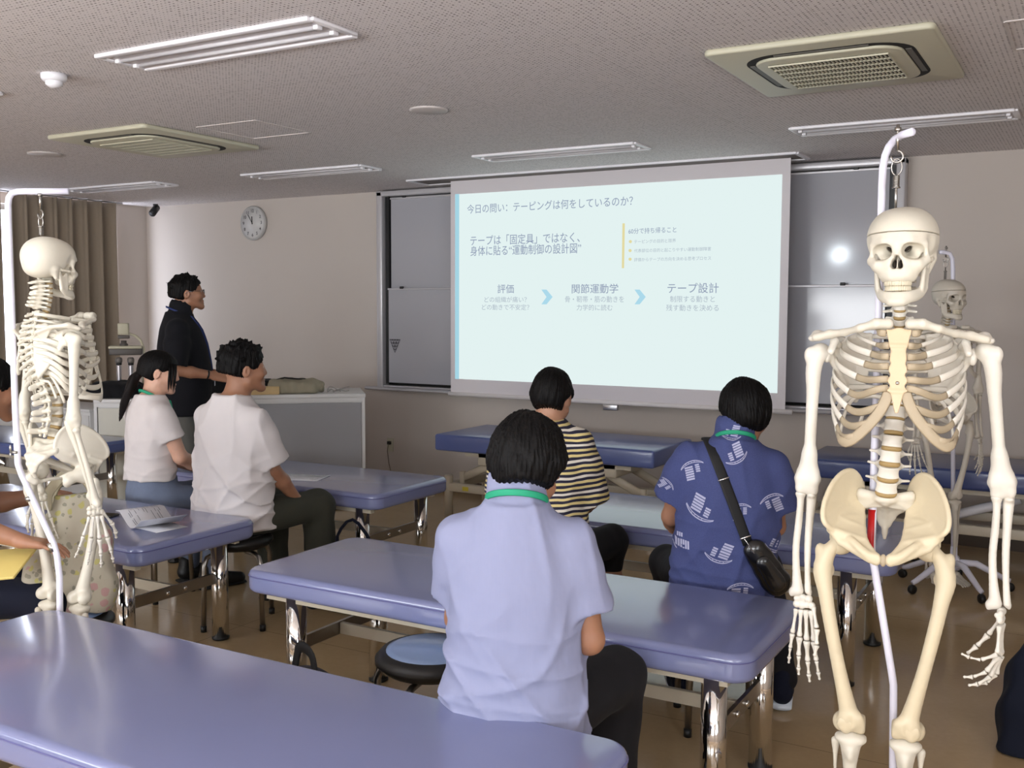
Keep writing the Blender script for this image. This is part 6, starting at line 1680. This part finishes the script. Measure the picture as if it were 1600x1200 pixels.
zp = [tuple(b0+(b1-b0)*f+Vector((.018, .030-.004*abs(f-.5), .012))) for f in np.linspace(-.35, 1.3, 8)]
MB().tube(zp, .0016, n=6).build('zip', M_chrome, bag)

# ---- 4. man in the white tee, seated at the left bed
M_wtee = cloth('white_cotton', (214, 208, 208), .5, fscale=4.0); M_olive = cloth('dark_olive_trousers', (56, 56, 48), .35)
wp = at(368, 800, 5.12)
legsW = {-1: ((-.09, -.02, .54), (-.16, -.37, .545), (-.15, -.40, .09), (-.1, -1, 0)), 1: ((.09, -.02, .54), (.17, -.37, .54), (.16, -.36, .09), (.2, -1, 0))}
armsW = {-1: ((-.165, .02, 1.055), (-.168, -.08, .775), (-.150, -.24, .600), (.2, -.75, -.6), (.2, .3, -1), (35, 30, 20), (20, 15)), 1: ((.165, .02, 1.055), (.20, -.10, .785), (.16, -.34, .62), (-.2, -.75, -.6), (0, .3, -1), (35, 30, 20), (20, 15))}
folds_w = drape(9, .80, .011)
person('person in an oversized white tee and olive trousers seated beside the left bed', (wp.x, wp.y, 0), (.10, 1.0), (0, 0, .555), (.0, -.01, 1.14), (-.02, -.045, 1.275), (-.03, 0, -.42), armsW, legsW, SKIN_TAN, M_wtee, M_olive,
       hair_short((1.0, 1.1, 1.5), nape=-5.0, mess=.006, locks=70, seed=11, fringe=4.6), hb=.0055, hsc=1.05, scale=(1.07, 1.07, 1.0), sleeve=.86, hem=-.055, sl_r=(.080, .086), neck_open=.062, folds=folds_w,
       shirt_st=[(-.055, 0, .02, .190, .135), (.0, 0, .018, .192, .136), (.14, 0, .014, .186, .130), (.28, 0, .01, .184, .126), (.38, 0, .01, .178, .112), (.45, 0, .014, .142, .09), (.49, 0, .016, .098, .072), (.52, 0, .016, .066, .06)], trouser_r=(.095, .080, .074))
stool(wp.x+.03, wp.y-.02, .46, 'round black stool under the person in the white tee', .6, padc=M_black)

# ---- 5. woman with a ponytail
M_wtop = cloth('white_ribbed_top', (216, 208, 206), .3, fscale=7.0); M_jean = cloth('light_blue_denim', (112, 122, 144), .35, var=.14, fscale=9)
gp = at(238, 775, 5.58)
def hair_pony(r, head, Rh, er, hsc, hp):
    hair_short((.7, .8, .7), nape=-6.4, mess=.0025, seed=21, fringe=4.8, side=-.6, jag=.001, m=M_hair)(r, head, Rh, er, hsc, hp)
    c = .01*hsc
    pts = [hp(0, 9.0, -2.5), hp(-.3, 11.2, -4.5), hp(-.6, 12.6, -9.0), hp(-.8, 14.0, -15), hp(-.8, 14.8, -22), hp(-.6, 15.6, -30)]
    P = np.array(pts); F = SDF(P.min(0)-.06, P.max(0)+.06, .0035)
    F.chain(spl(pts, 4), list(np.interp(np.linspace(0, 1, 21), [0, .12, .4, .75, 1], [.014, .022, .025, .019, .004])), .004)
    h0 = np.array(head)
    F.warp(lambda X, Y, Z: .0022*np.sin(150*(X-h0[0])+40*(Z-h0[2]))+.002*np.sin(190*(Y-h0[1])+25*(Z-h0[2])))
    link('ponytail', F.mesh('ponytail'), M_hair2, r)
    rnd = random.Random(4)
    for s, cnt in ((-1, 9), (1, 6)):
        st_ = MB()
        for i in range(cnt):
            y0 = -7.2+rnd.uniform(-.6, 3.2)
            st_.tube([hp(s*(5.2+rnd.uniform(0, .6)), y0, 5.4), hp(s*(6.7+rnd.uniform(-.2, .3)), y0-.6, 1.0), hp(s*(6.7+rnd.uniform(-.4, .2)), y0-.8, -4), hp(s*(6.0+rnd.uniform(-.6, .3)), y0-1.2, -8.0-rnd.uniform(0, 2.5))], [.0045, .0042, .0035, .001], n=6)
        st_.build('side_lock', M_hair, r)
armsG = {-1: ((-.130, .01, 1.03), (-.165, -.07, .77), (-.10, -.28, .66), (.5, -.85, -.1), (0, 0, -1), (25, 30, 20), (25, 15)), 1: ((.130, .01, 1.03), (.160, -.08, .77), (.06, -.28, .66), (-.5, -.85, -.1), (0, 0, -1), (25, 30, 20), (25, 15))}
def ex_girl(r, sh, head, neck, T, hp):
    lanyard(r, neck, T, M_lan, .058, .008, .26, True, .010, sh)
person('person with a black ponytail, white top and jeans, seated at the left', (gp.x, gp.y, 0), (.22, 1.0), (0, 0, .55), (0, -.015, 1.10), (0, -.055, 1.225), (.16, 0, -.52), armsG, seated_legs(kx=.11, ky=-.30, ay=-.27), SKIN_FAIR, M_wtop, M_jean,
       hair_pony, hb=.0055, tor_scale=.84, folds=drape(12, .82, .006), scale=(1.06, 1.06, 1.0), sleeve=.60, hem=.09, sl_r=(.058, .062), neck_open=.056, neck_r=.044, extras=ex_girl, hsc=.98, sw=.15,
       shirt_st=[(.09, 0, .012, .126, .097), (.12, 0, .01, .124, .096), (.20, 0, .01, .124, .096), (.30, 0, .006, .134, .104), (.40, 0, .008, .136, .092), (.46, 0, .012, .105, .072), (.52, 0, .014, .058, .052)], trouser_r=(.086, .064, .05))
stool(gp.x, gp.y, .455, 'round stool under the person with the ponytail', .1)

# ---- 6. standing instructor in black
M_blk = cloth('black_polo', (20, 20, 25), .3, fscale=5); M_grey = cloth('grey_trousers', (92, 91, 87), .3)
ip = at(286, 640, 7.02)
armsI = {-1: ((-.185, .015, 1.455), (-.250, .03, 1.155), (-.190, -.200, 1.11), (.1, -1, -.15), (.9, 0, -.4), (28, 34, 24), (20, 25)), 1: ((.185, .01, 1.455), (.24, -.02, 1.14), (.12, -.24, 1.09), (-.4, -1, -.05), (-.4, 0, -.9), (28, 34, 24), (20, 25))}
legsI = {1: ((.095, 0, .89), (.11, -.02, .48), (.115, .02, .10), (.2, -1, 0)), -1: ((-.095, 0, .89), (-.11, -.03, .48), (-.115, .0, .10), (-.2, -1, 0))}
def ex_inst(r, sh, head, neck, T, hp):
    glasses(r, hp); lanyard(r, neck, T, M_lan_blue, .078, .006, .40, True, .018, sh)
    q = Vector(armsI[-1][2]); w = (q-Vector(armsI[-1][1])).normalized()
    MB().lathe([(.029, -.006), (.032, 0), (.029, .006)], tuple(q-w*.05), 20, axis=tuple(w)).build('wristband', M_black, r)
person('person standing at the front in a black polo, glasses and blue lanyard', (ip.x, ip.y, 0), (.70, .714), (0, 0, .95), (0, .0, 1.535), (0, -.04, 1.665), (-.06, 0, .10), armsI, legsI, SKIN_TAN, M_blk, M_grey,
       hair_short((.8, .8, 1.2), nape=-6.2, mess=.005, locks=34, seed=31, fringe=6.2, crown=.6, earz=-7.5), hb=.0055, tor_scale=1.12, sleeve=.93, hem=-.10, sl_r=(.074, .070), collar=True, neck_open=.062, extras=ex_inst, vneck=.06, scale=(1.11, 1.11, 1.005),
       shirt_st=[(-.10, 0, .0, .178, .135), (.05, 0, -.01, .182, .150), (.18, 0, -.012, .176, .148), (.32, 0, -.004, .180, .132), (.42, 0, .004, .168, .108), (.47, 0, .012, .125, .082), (.52, 0, .016, .066, .06)], trouser_r=(.085, .074, .066))

# ---- 7. person cut off by the left edge
ep = at(-95, 850, 3.78)
fE = Vector((.45, .89)); 
legsE = seated_legs(yaw=-.45)
_R7 = Matrix.Rotation(math.atan2(fE.x, -fE.y), 4, 'Z'); inv7 = (Matrix.Translation((ep.x, ep.y, 0)) @ _R7).inverted()
J7 = lambda x, y, d: tuple(inv7 @ at(x, y, d))
armsE = {-1: (J7(-62, 690, 3.62), J7(-62, 815, 3.5), J7(36, 846, 3.52), tuple((_R7.to_3x3().transposed()) @ Vector((.75, .5, -.12))), (0, 0, -1), (12, 16, 12), (25, 10)),
         1: (J7(-110, 672, 3.95), J7(-42, 792, 3.95), J7(78, 772, 4.0), tuple((_R7.to_3x3().transposed()) @ Vector((.8, .4, -.1))), (0, 0, -1), (18, 25, 18), (25, 10))}
M_plain = cloth('pale_grey_shirt', (204, 206, 214), .4)
person('person cut off by the left edge, forearms reaching over a yellow folder', (ep.x, ep.y, 0), tuple(fE), (0, 0, .55), (0, -.02, 1.065), J7(-18, 607, 3.72), (.1, 0, .2), armsE, legsE, SKIN_TAN, M_plain, M_navy,
       hair_short((1.1, 1.2, 1.1), nape=-5.5, mess=.004, seed=41), hb=.0055, sleeve=.7, hem=-.10, sl_r=(.080, .078))
stool(ep.x, ep.y, .455, 'round stool under the person cut off by the left edge', .3)
# ================================================================ CONSOLE, BAGS, PAPERS
M_cpanel = mat('cream_console_panel', (206, 202, 188), .5); M_greyp = mat('grey_console_panel', (150, 149, 152), .5); M_cwhite = mat('console_white_laminate', (214, 212, 210), .35)
def console(p0, p1, depth, label, panel_m, ztop, seams=()):
    """floor-standing teaching desk whose front top edge runs p0 -> p1"""
    d = Vector((p1[0]-p0[0], p1[1]-p0[1], 0)); L = d.length; rz = math.atan2(d.y, d.x)
    c = thing('teaching_console', label, 'console', (p0[0], p0[1], 0), rz)
    MB().box((L/2, depth/2, ztop/2), (L-.01, depth-.02, ztop-.03)).build('carcass', M_cwhite, c)
    MB().box((L/2, depth/2, ztop-.015), (L+.01, depth+.02, .03), bev=.004).build('worktop', M_cwhite, c)
    fr_ = MB()
    for x in (0.012, L-.012): fr_.box((x, -.004, ztop/2-.02), (.024, .02, ztop-.06))
    fr_.box((L/2, -.004, ztop-.045), (L, .02, .03)); fr_.box((L/2, -.004, .04), (L, .02, .06)); fr_.build('front_frame', M_cwhite, c)
    MB().box((L/2, .001, ztop/2-.01), (L-.06, .012, ztop-.12)).build('front_panel', panel_m, c)
    return c, rz
A0, A1 = at(147, 624, 7.95), at(300, 622, 7.98)
cons1, rz1 = console(A0, A1, .62, 'cream-panelled console at the left carrying microphones and document camera', M_cpanel, A0.z)
B0_, B1_ = at(372, 618, 7.75), at(570, 615, 7.95)
cons2, rz2 = console(B0_, B1_, .60, 'grey-fronted teaching desk below the clock, carrying a beige cloth bag', M_greyp, B1_.z)
def local(p, rz): return Matrix.Translation(p) @ Matrix.Rotation(rz, 4, 'Z')
zc1, zc2 = A0.z, B1_.z
# black cloth-covered box on the left console
q = at(182, 618, 8.16); F = SDF((-.26, -.2, -.005), (.26, .2, .17), .008)
F.ell((0, 0, .05), (.22, .15, .075), .01, p=3.5); F.cone((-.1, 0, .06), (.12, .03, .08), .05, .05, .03); F.warp(lambda X, Y, Z: .006*np.sin(40*X+20*Z)*np.sin(33*Y+20*X)); F.plane((0, 0, 0.002), (0, 0, -1))
tag(link('cloth_cover', F.mesh('cloth_cover'), cloth('black_cloth', (22, 22, 25), .4), None, (q.x, q.y, zc1), (0, 0, rz1)), 'black cloth bundle on the cream console below the microphones', 'cloth')
# microphones standing in a holder
M_silver = mat('silver_mic_body', (196, 194, 198), .3, .8); M_grill = mat('mic_grille', (130, 126, 122), .45, .8, bump=.6, bscale=600)
for i, (x, ya, yb, lab) in enumerate(((187, 558, 598, 'silver handheld microphone on the cream console, left of the pair'), (205.5, 558, 598, 'silver handheld microphone on the cream console, right of the pair'))):
    a, b = at(x, yb+14, 8.25), at(x, ya, 8.25); h = b.z-zc1
    m = thing('microphone', lab, 'microphone', (a.x, a.y, zc1), 0, 'handheld microphones')
    MB().lathe([(.030, 0), (.030, .012), (.014, .02), (.013, .08)]).build('holder', M_black, m)
    MB().lathe([(.014, .02), (.0165, .06), (.019, h-.075), (.020, h-.06)]).build('body', M_silver, m)
    MB().lathe([(.0205, h-.062), (.0225, h-.055), (.0205, h-.048)]).build('ring', M_black, m)
    MB().lathe([(.020, h-.05), (.027, h-.036), (.027, h-.012), (.018, h-.001), (.001, h)], n=20).build('grille', M_grill, m)
# document camera
dq = at(196, 600, 8.42); dc = thing('document_camera', 'beige document camera on an arm above the cream console', 'document camera', (dq.x, dq.y, zc1), -rz1*0)
M_dc = mat('document_camera_beige', (186, 180, 156), .45); M_dcd = mat('document_camera_grey', (84, 78, 74), .5)
dl = lambda x, y, d=8.42: at(x, y, d)-Vector((dq.x, dq.y, zc1))
Rf = Matrix.Rotation(math.radians(46), 3, 'Z')
MB().box((.02, .04, .012), (.42, .34, .024), rot=Rf, bev=.006).build('base', M_dc, dc)
MB().tube([tuple(dl(226, 600)), tuple(dl(226, 572)), tuple(dl(228, 555))], .020).build('column', M_dc, dc)
cpl = (dl(173, 548)+dl(221, 548))/2; wd = (dl(221, 548)-dl(173, 548)).length
MB().box(tuple(cpl+Vector((0, 0, -.006))), (wd, .16, .055), rot=Rf, bev=.008).build('lamp_bar', M_dcd, dc)
MB().box(tuple(cpl+Vector((0, 0, .030))), (wd*1.02, .17, .022), rot=Rf, bev=.005).build('lamp_bar_cover', M_dc, dc)
MB().tube([tuple(v) for v in (dl(226, 560), dl(225, 545), dl(220, 532), dl(212, 525), dl(203, 522))], .011).build('arm', M_dc, dc)
MB().box(tuple(dl(193, 514)), (.085, .09, .095), rot=Rf, bev=.008).build('head', M_dc, dc)
MB().box(tuple(dl(193.5, 526.5)), (.087, .092, .026), rot=Rf, bev=.005).build('head_collar', M_dcd, dc)
MB().lathe([(.030, -.03), (.035, -.01), (.022, .0), (.022, .02)], tuple(dl(193.5, 536))).build('lens', M_dcd, dc)
# things on the teaching desk
q = at(352, 604, 7.8)
lb = thing('laptop_bag', 'black laptop bag lying on the grey teaching desk, under the instructor\'s hand', 'bag', (q.x, q.y, zc2), rz2)
MB().slab((.10, .18, .05), (.52, .30, .10), .05, .03).build('bag_body', cloth('black_bag_cloth', (18, 18, 20), .3), lb)
MB().tube([(.02, .03, .05), (.04, .01, .10), (.16, .01, .10), (.18, .03, .05)], .010, n=8).build('handle', M_strap, lb)
q = at(411, 607, 7.86)
wbx = MB().box((0, 0, .03), (.24, .12, .06), rot=(0, 0, 0), bev=.004).build('wooden_box', mat('pale_wood', (206, 176, 126), .55, var=.1, vscale=20), None, (q.x, q.y, zc2), (0, 0, rz2+.05)); tag(wbx, 'small pale wooden box on the teaching desk, left of the beige bag', 'box')
q = at(461, 611, 7.98); F = SDF((-.24, -.14, -.005), (.24, .14, .16), .006)
F.ell((0, 0, .045), (.215, .10, .055), .01, p=3.2); F.cone((-.15, 0, .08), (-.04, .02, .075), .035, .045, .04); F.cone((.05, 0, .075), (.16, .0, .065), .04, .04, .03)
F.warp(lambda X, Y, Z: .005*np.sin(35*X+30*Z)*np.sin(40*Y-20*X+1)+.003*np.sin(80*X)); F.plane((0, 0, .002), (0, 0, -1))
cb_ = link('cloth_bag', F.mesh('cloth_bag', 2), cloth('beige_canvas', (158, 150, 130), .5), None, (q.x, q.y, zc2), (0, 0, rz2)); tag(cb_, 'rumpled beige cloth bag lying on the teaching desk by the wall', 'bag')
MB().tube([(-.16, -.02, .10), (-.08, -.03, .122), (.02, -.03, .112), (.08, -.02, .11)], .006, n=8).build('handle', M_strap, cb_)
q = at(520, 608, 8.05); wr = MB()
rnd = random.Random(2)
pts = [(rnd.uniform(-.10, .14), rnd.uniform(-.05, .05), .006+abs(rnd.gauss(0, .012))) for _ in range(12)]
wr.tube(spl(pts, 5), .003, n=6); tag(wr.build('loose_cable', mat('grey_cable', (150, 146, 142), .5), None, (q.x, q.y, zc2), (0, 0, rz2)), 'thin grey cable loosely coiled at the right end of the teaching desk', 'cable')
# white low cabinet at the far left
c1 = at_y(140, 640, 5.45); c0 = Vector((-8.40, c1.y, c1.z))
wc = thing('low_cabinet', 'low white cabinet at the far left, behind the rear-view skeleton', 'cabinet', (c0.x, c0.y, 0), math.atan2(c1.y-c0.y, c1.x-c0.x)); Lc = math.hypot(c1.x-c0.x, c1.y-c0.y); zc = c1.z
MB().box((Lc/2, .2, zc/2-.01), (Lc, .4, zc-.02), bev=.004).build('body', M_cwhite, wc); MB().box((Lc/2, .2, zc-.01), (Lc+.03, .43, .022), bev=.004).build('top', M_cwhite, wc)
for k in range(3): MB().box((Lc*(k+.5)/3, -.005, zc/2-.01), (Lc/3-.01, .012, zc-.08), bev=.002).build('door', M_cwhite, wc)

# printed handouts
M_paper = mat('paper', (216, 216, 222), .7); M_print2 = mat('print_ink', (92, 94, 104), .8)
def sheet(name, label, loc, rz, W, H, prof, seed, ink=True):
    """paper sheet bent along x by a height profile; printed lines follow it"""
    n = 24; m = MB(); vs = []; fs = []
    xs = np.linspace(0, W, n+1); zs = np.interp(xs, [p[0] for p in prof], [p[1] for p in prof])
    for i in range(n+1):
        for j in (0, 1): vs.append((xs[i], j*H, zs[i]))
    for i in range(n): fs.append((2*i, 2*i+2, 2*i+3, 2*i+1))
    m._add(vs, fs, True); o = m.build(name, M_paper, None, loc, (0, 0, rz)); md = o.modifiers.new('thick', 'SOLIDIFY'); md.thickness = .0008
    if ink:
        rnd = random.Random(seed); k = MB(); y = H-.02
        while y > .02:
            x = .015
            while x < W-.04:
                l = rnd.uniform(.015, .07); x1 = min(x+l, W-.015)
                if rnd.random() < .72:
                    for a, b in zip(np.linspace(x, x1, 5)[:-1], np.linspace(x, x1, 5)[1:]):
                        za, zb = np.interp([a, b], xs, zs)+.0010; k.quad((a, y, za), (b, y, zb), (b, y+.0022, zb), (a, y+.0022, za))
                x = x1+rnd.uniform(.005, .03)
            y -= rnd.choice((.009, .012, .02))
        k.build('printed_lines', M_print2, o)
    return tag(o, label, 'paper')
bz = .586
a = at_z(160, 800, bz); b = at_z(268, 822, bz)
sheet('handout', 'folded printed handout lying open on the left treatment bed', (-3.90, 3.12, bz), math.radians(-18), .30, .21, [(0, .055), (.05, .058), (.14, .012), (.17, .003), (.22, .012), (.30, .055)], 5)
sheet('handout_leaf', 'plain lower leaf under the folded handout on the left bed', (-3.72, 3.085, bz), math.radians(-8), .16, .16, [(0, .001), (.16, .001)], 6, ink=False)
q = at_z(455, 748, bz)
sheet('handout', 'printout lying flat on the bed beside the seated person in white tee', (-4.13, 4.36, bz), math.radians(18), .297, .21, [(0, .001), (.3, .001)], 9)
q = at_z(158, 806, bz)
ph = thing('smartphone', 'black smartphone lying on the left bed beside the folded handout', 'smartphone', (q.x, q.y, bz), .3)
MB().box((0, 0, .004), (.15, .072, .008), bev=.003).build('case', M_black, ph); MB().box((0, 0, .0086), (.14, .066, .0006)).build('screen', mat('phone_glass', (12, 12, 14), .08), ph)

# floral tote bag by the left skeleton
t = NT('floral_canvas'); t.set(Roughness=.8)
def blot(scale, off, lo, hi):
    v = t.node('ShaderNodeTexVoronoi'); v.inputs['Scale'].default_value = scale; t.link(t.mapping((1, 1, 1), loc=off), v.inputs['Vector'])
    nz = t.noise(scale*3, 3); d = t.math('ADD', v.outputs['Distance'], t.math('MULTIPLY', nz, .3)); return t.math('LESS_THAN', d, lo), v.outputs['Color']
b1, _ = blot(22, (0, 0, 0), .50, 0); b2, _ = blot(28, (.3, .2, .5), .46, 0); b3, _ = blot(33, (.7, .1, .9), .42, 0)
g_ = t.noise(3.5, 2); pk = t.math('MULTIPLY', b1, t.math('GREATER_THAN', g_, .50)); yl = t.math('MULTIPLY', b2, t.math('LESS_THAN', g_, .50)); gr = t.math('MULTIPLY', b3, t.math('LESS_THAN', g_, .56))
c = t.mix(pk, lin((176, 168, 150)), lin((178, 142, 138))); c = t.mix(yl, c, lin((178, 170, 108))); c = t.mix(gr, c, lin((138, 134, 118))); t.base(c)
t.bump(t.noise(7, 3), .4, .02); M_flor = t.m
q = at(112, 960, 3.78)
tb = thing('tote_bag', 'cream floral tote bag standing behind the rear-view skeleton', 'bag', (q.x, q.y, .46), math.radians(38))
F = SDF((-.19, -.11, -.005), (.19, .11, .47), .006)
F.loft([(.0, 0, 0, .145, .075), (.12, 0, 0, .150, .076), (.25, 0, 0, .138, .062), (.34, 0, 0, .120, .042), (.40, .02, 0, .098, .024), (.43, .03, 0, .085, .016)], .02, p=3.0); F.warp(lambda X, Y, Z: .005*np.sin(22*X+9*Z)+.004*np.sin(35*X-28*Z+1))
link('tote_body', F.mesh('tote_body', 2), M_flor, tb)
M_hand = cloth('cream_strap', (196, 186, 160), .2)
for s in (-1, 1): MB().tube(spl([(-.07, s*.02, .38), (-.055, s*.03, .45), (.02, s*.02, .52), (.085, s*.02, .46), (.085, s*.02, .38)], 5), .018, n=8, flat=(.18, 1), up=(0, 1, 0)).build('handle', M_hand, tb)
stool(q.x, q.y, .455, 'round stool carrying the floral tote bag', .2, r=.15)
# yellow folder under the left person's hand
q = at(45, 850, 3.48)
fo = MB().box((0, 0, 0), (.26, .20, .010), bev=.003).build('folder', mat('yellow_folder', (212, 190, 112), .6), None, tuple(at(-18, 884, 3.50)), (.30, -.10, math.radians(30))); tag(fo, 'pale yellow folder on the lap of the person at the left edge', 'folder')
# backpack under the middle bed
q = at_z(545, 1075, .0); bp = thing('backpack', 'dark grey backpack on the floor under the middle treatment bed', 'bag', (-2.24, 2.50, 0), math.radians(75)); bp.scale = (1.15, 1.15, 1.22)
F = SDF((-.17, -.24, -.005), (.17, .24, .36), .006)
F.ell((0, 0, .15), (.125, .19, .16), .01, p=3.0); F.cone((.0, -.12, .10), (.02, .10, .10), .11, .11, .04); F.warp(lambda X, Y, Z: .008*np.sin(30*X+22*Z)*np.sin(28*Y+15*Z)); F.plane((0, 0, .003), (0, 0, -1))
link('pack', F.mesh('pack', 2), cloth('dark_camo_nylon', (52, 50, 56), .5, var=.35, fscale=10), bp)
MB().tube(spl([(.02, -.05, .29), (.02, -.03, .36), (.02, .03, .37), (.02, .06, .30)], 5), .016, n=8, flat=(.3, 1)).build('grab_handle', M_strap, bp)
MB().tube(spl([(.10, .08, .24), (.15, .15, .18), (.14, .19, .06), (.10, .2, .01)], 5), .016, n=8, flat=(.25, 1)).build('shoulder_strap', M_strap, bp)
stool(-1.885, 2.75, .455, 'round stool with light blue pad, beside the lavender-shirted man', .95, r=.19)
# navy bag in the lower right corner
q = at_z(1600, 1190, 0); F = SDF((-.24, -.17, -.005), (.24, .17, .44), .007)
F.loft([(0, 0, 0, .20, .12), (.15, 0, 0, .20, .12), (.3, .0, 0, .17, .085), (.38, .0, 0, .14, .05), (.42, .02, 0, .11, .03)], .03, p=3.0); F.warp(lambda X, Y, Z: .007*np.sin(25*X+14*Z)*np.sin(19*Z+30*Y)); F.plane((0, 0, .003), (0, 0, -1))
nb = link('fabric_bag', F.mesh('fabric_bag', 2), cloth('navy_fabric', (22, 26, 40), .4), None, tuple(at_z(1650, 1175, 0)), (0, 0, .3)); tag(nb, 'dark navy fabric bag on the floor in the lower right corner', 'bag')
# bag strap hanging at the bed beyond
st1 = [at(x, y, 5.30) for x, y in ((527, 838), (533, 826), (542, 815), (551, 812), (560, 818), (572, 834), (578, 846))]
hb_ = thing('hanging_bag', 'dark bag with navy straps on the floor by the far bed leg', 'bag', (st1[3].x, st1[3].y, 0))
MB().slab((0, .0, .11), (.30, .20, .22), .06, .04).build('bag_body', M_strap, hb_)
MB().tube([tuple(v-Vector((st1[3].x, st1[3].y, 0))) for v in [Vector((st1[0].x, st1[0].y, .2))]+st1+[Vector((st1[-1].x, st1[-1].y, .2))]], .014, n=8, flat=(.25, 1)).build('strap', M_navy, hb_)
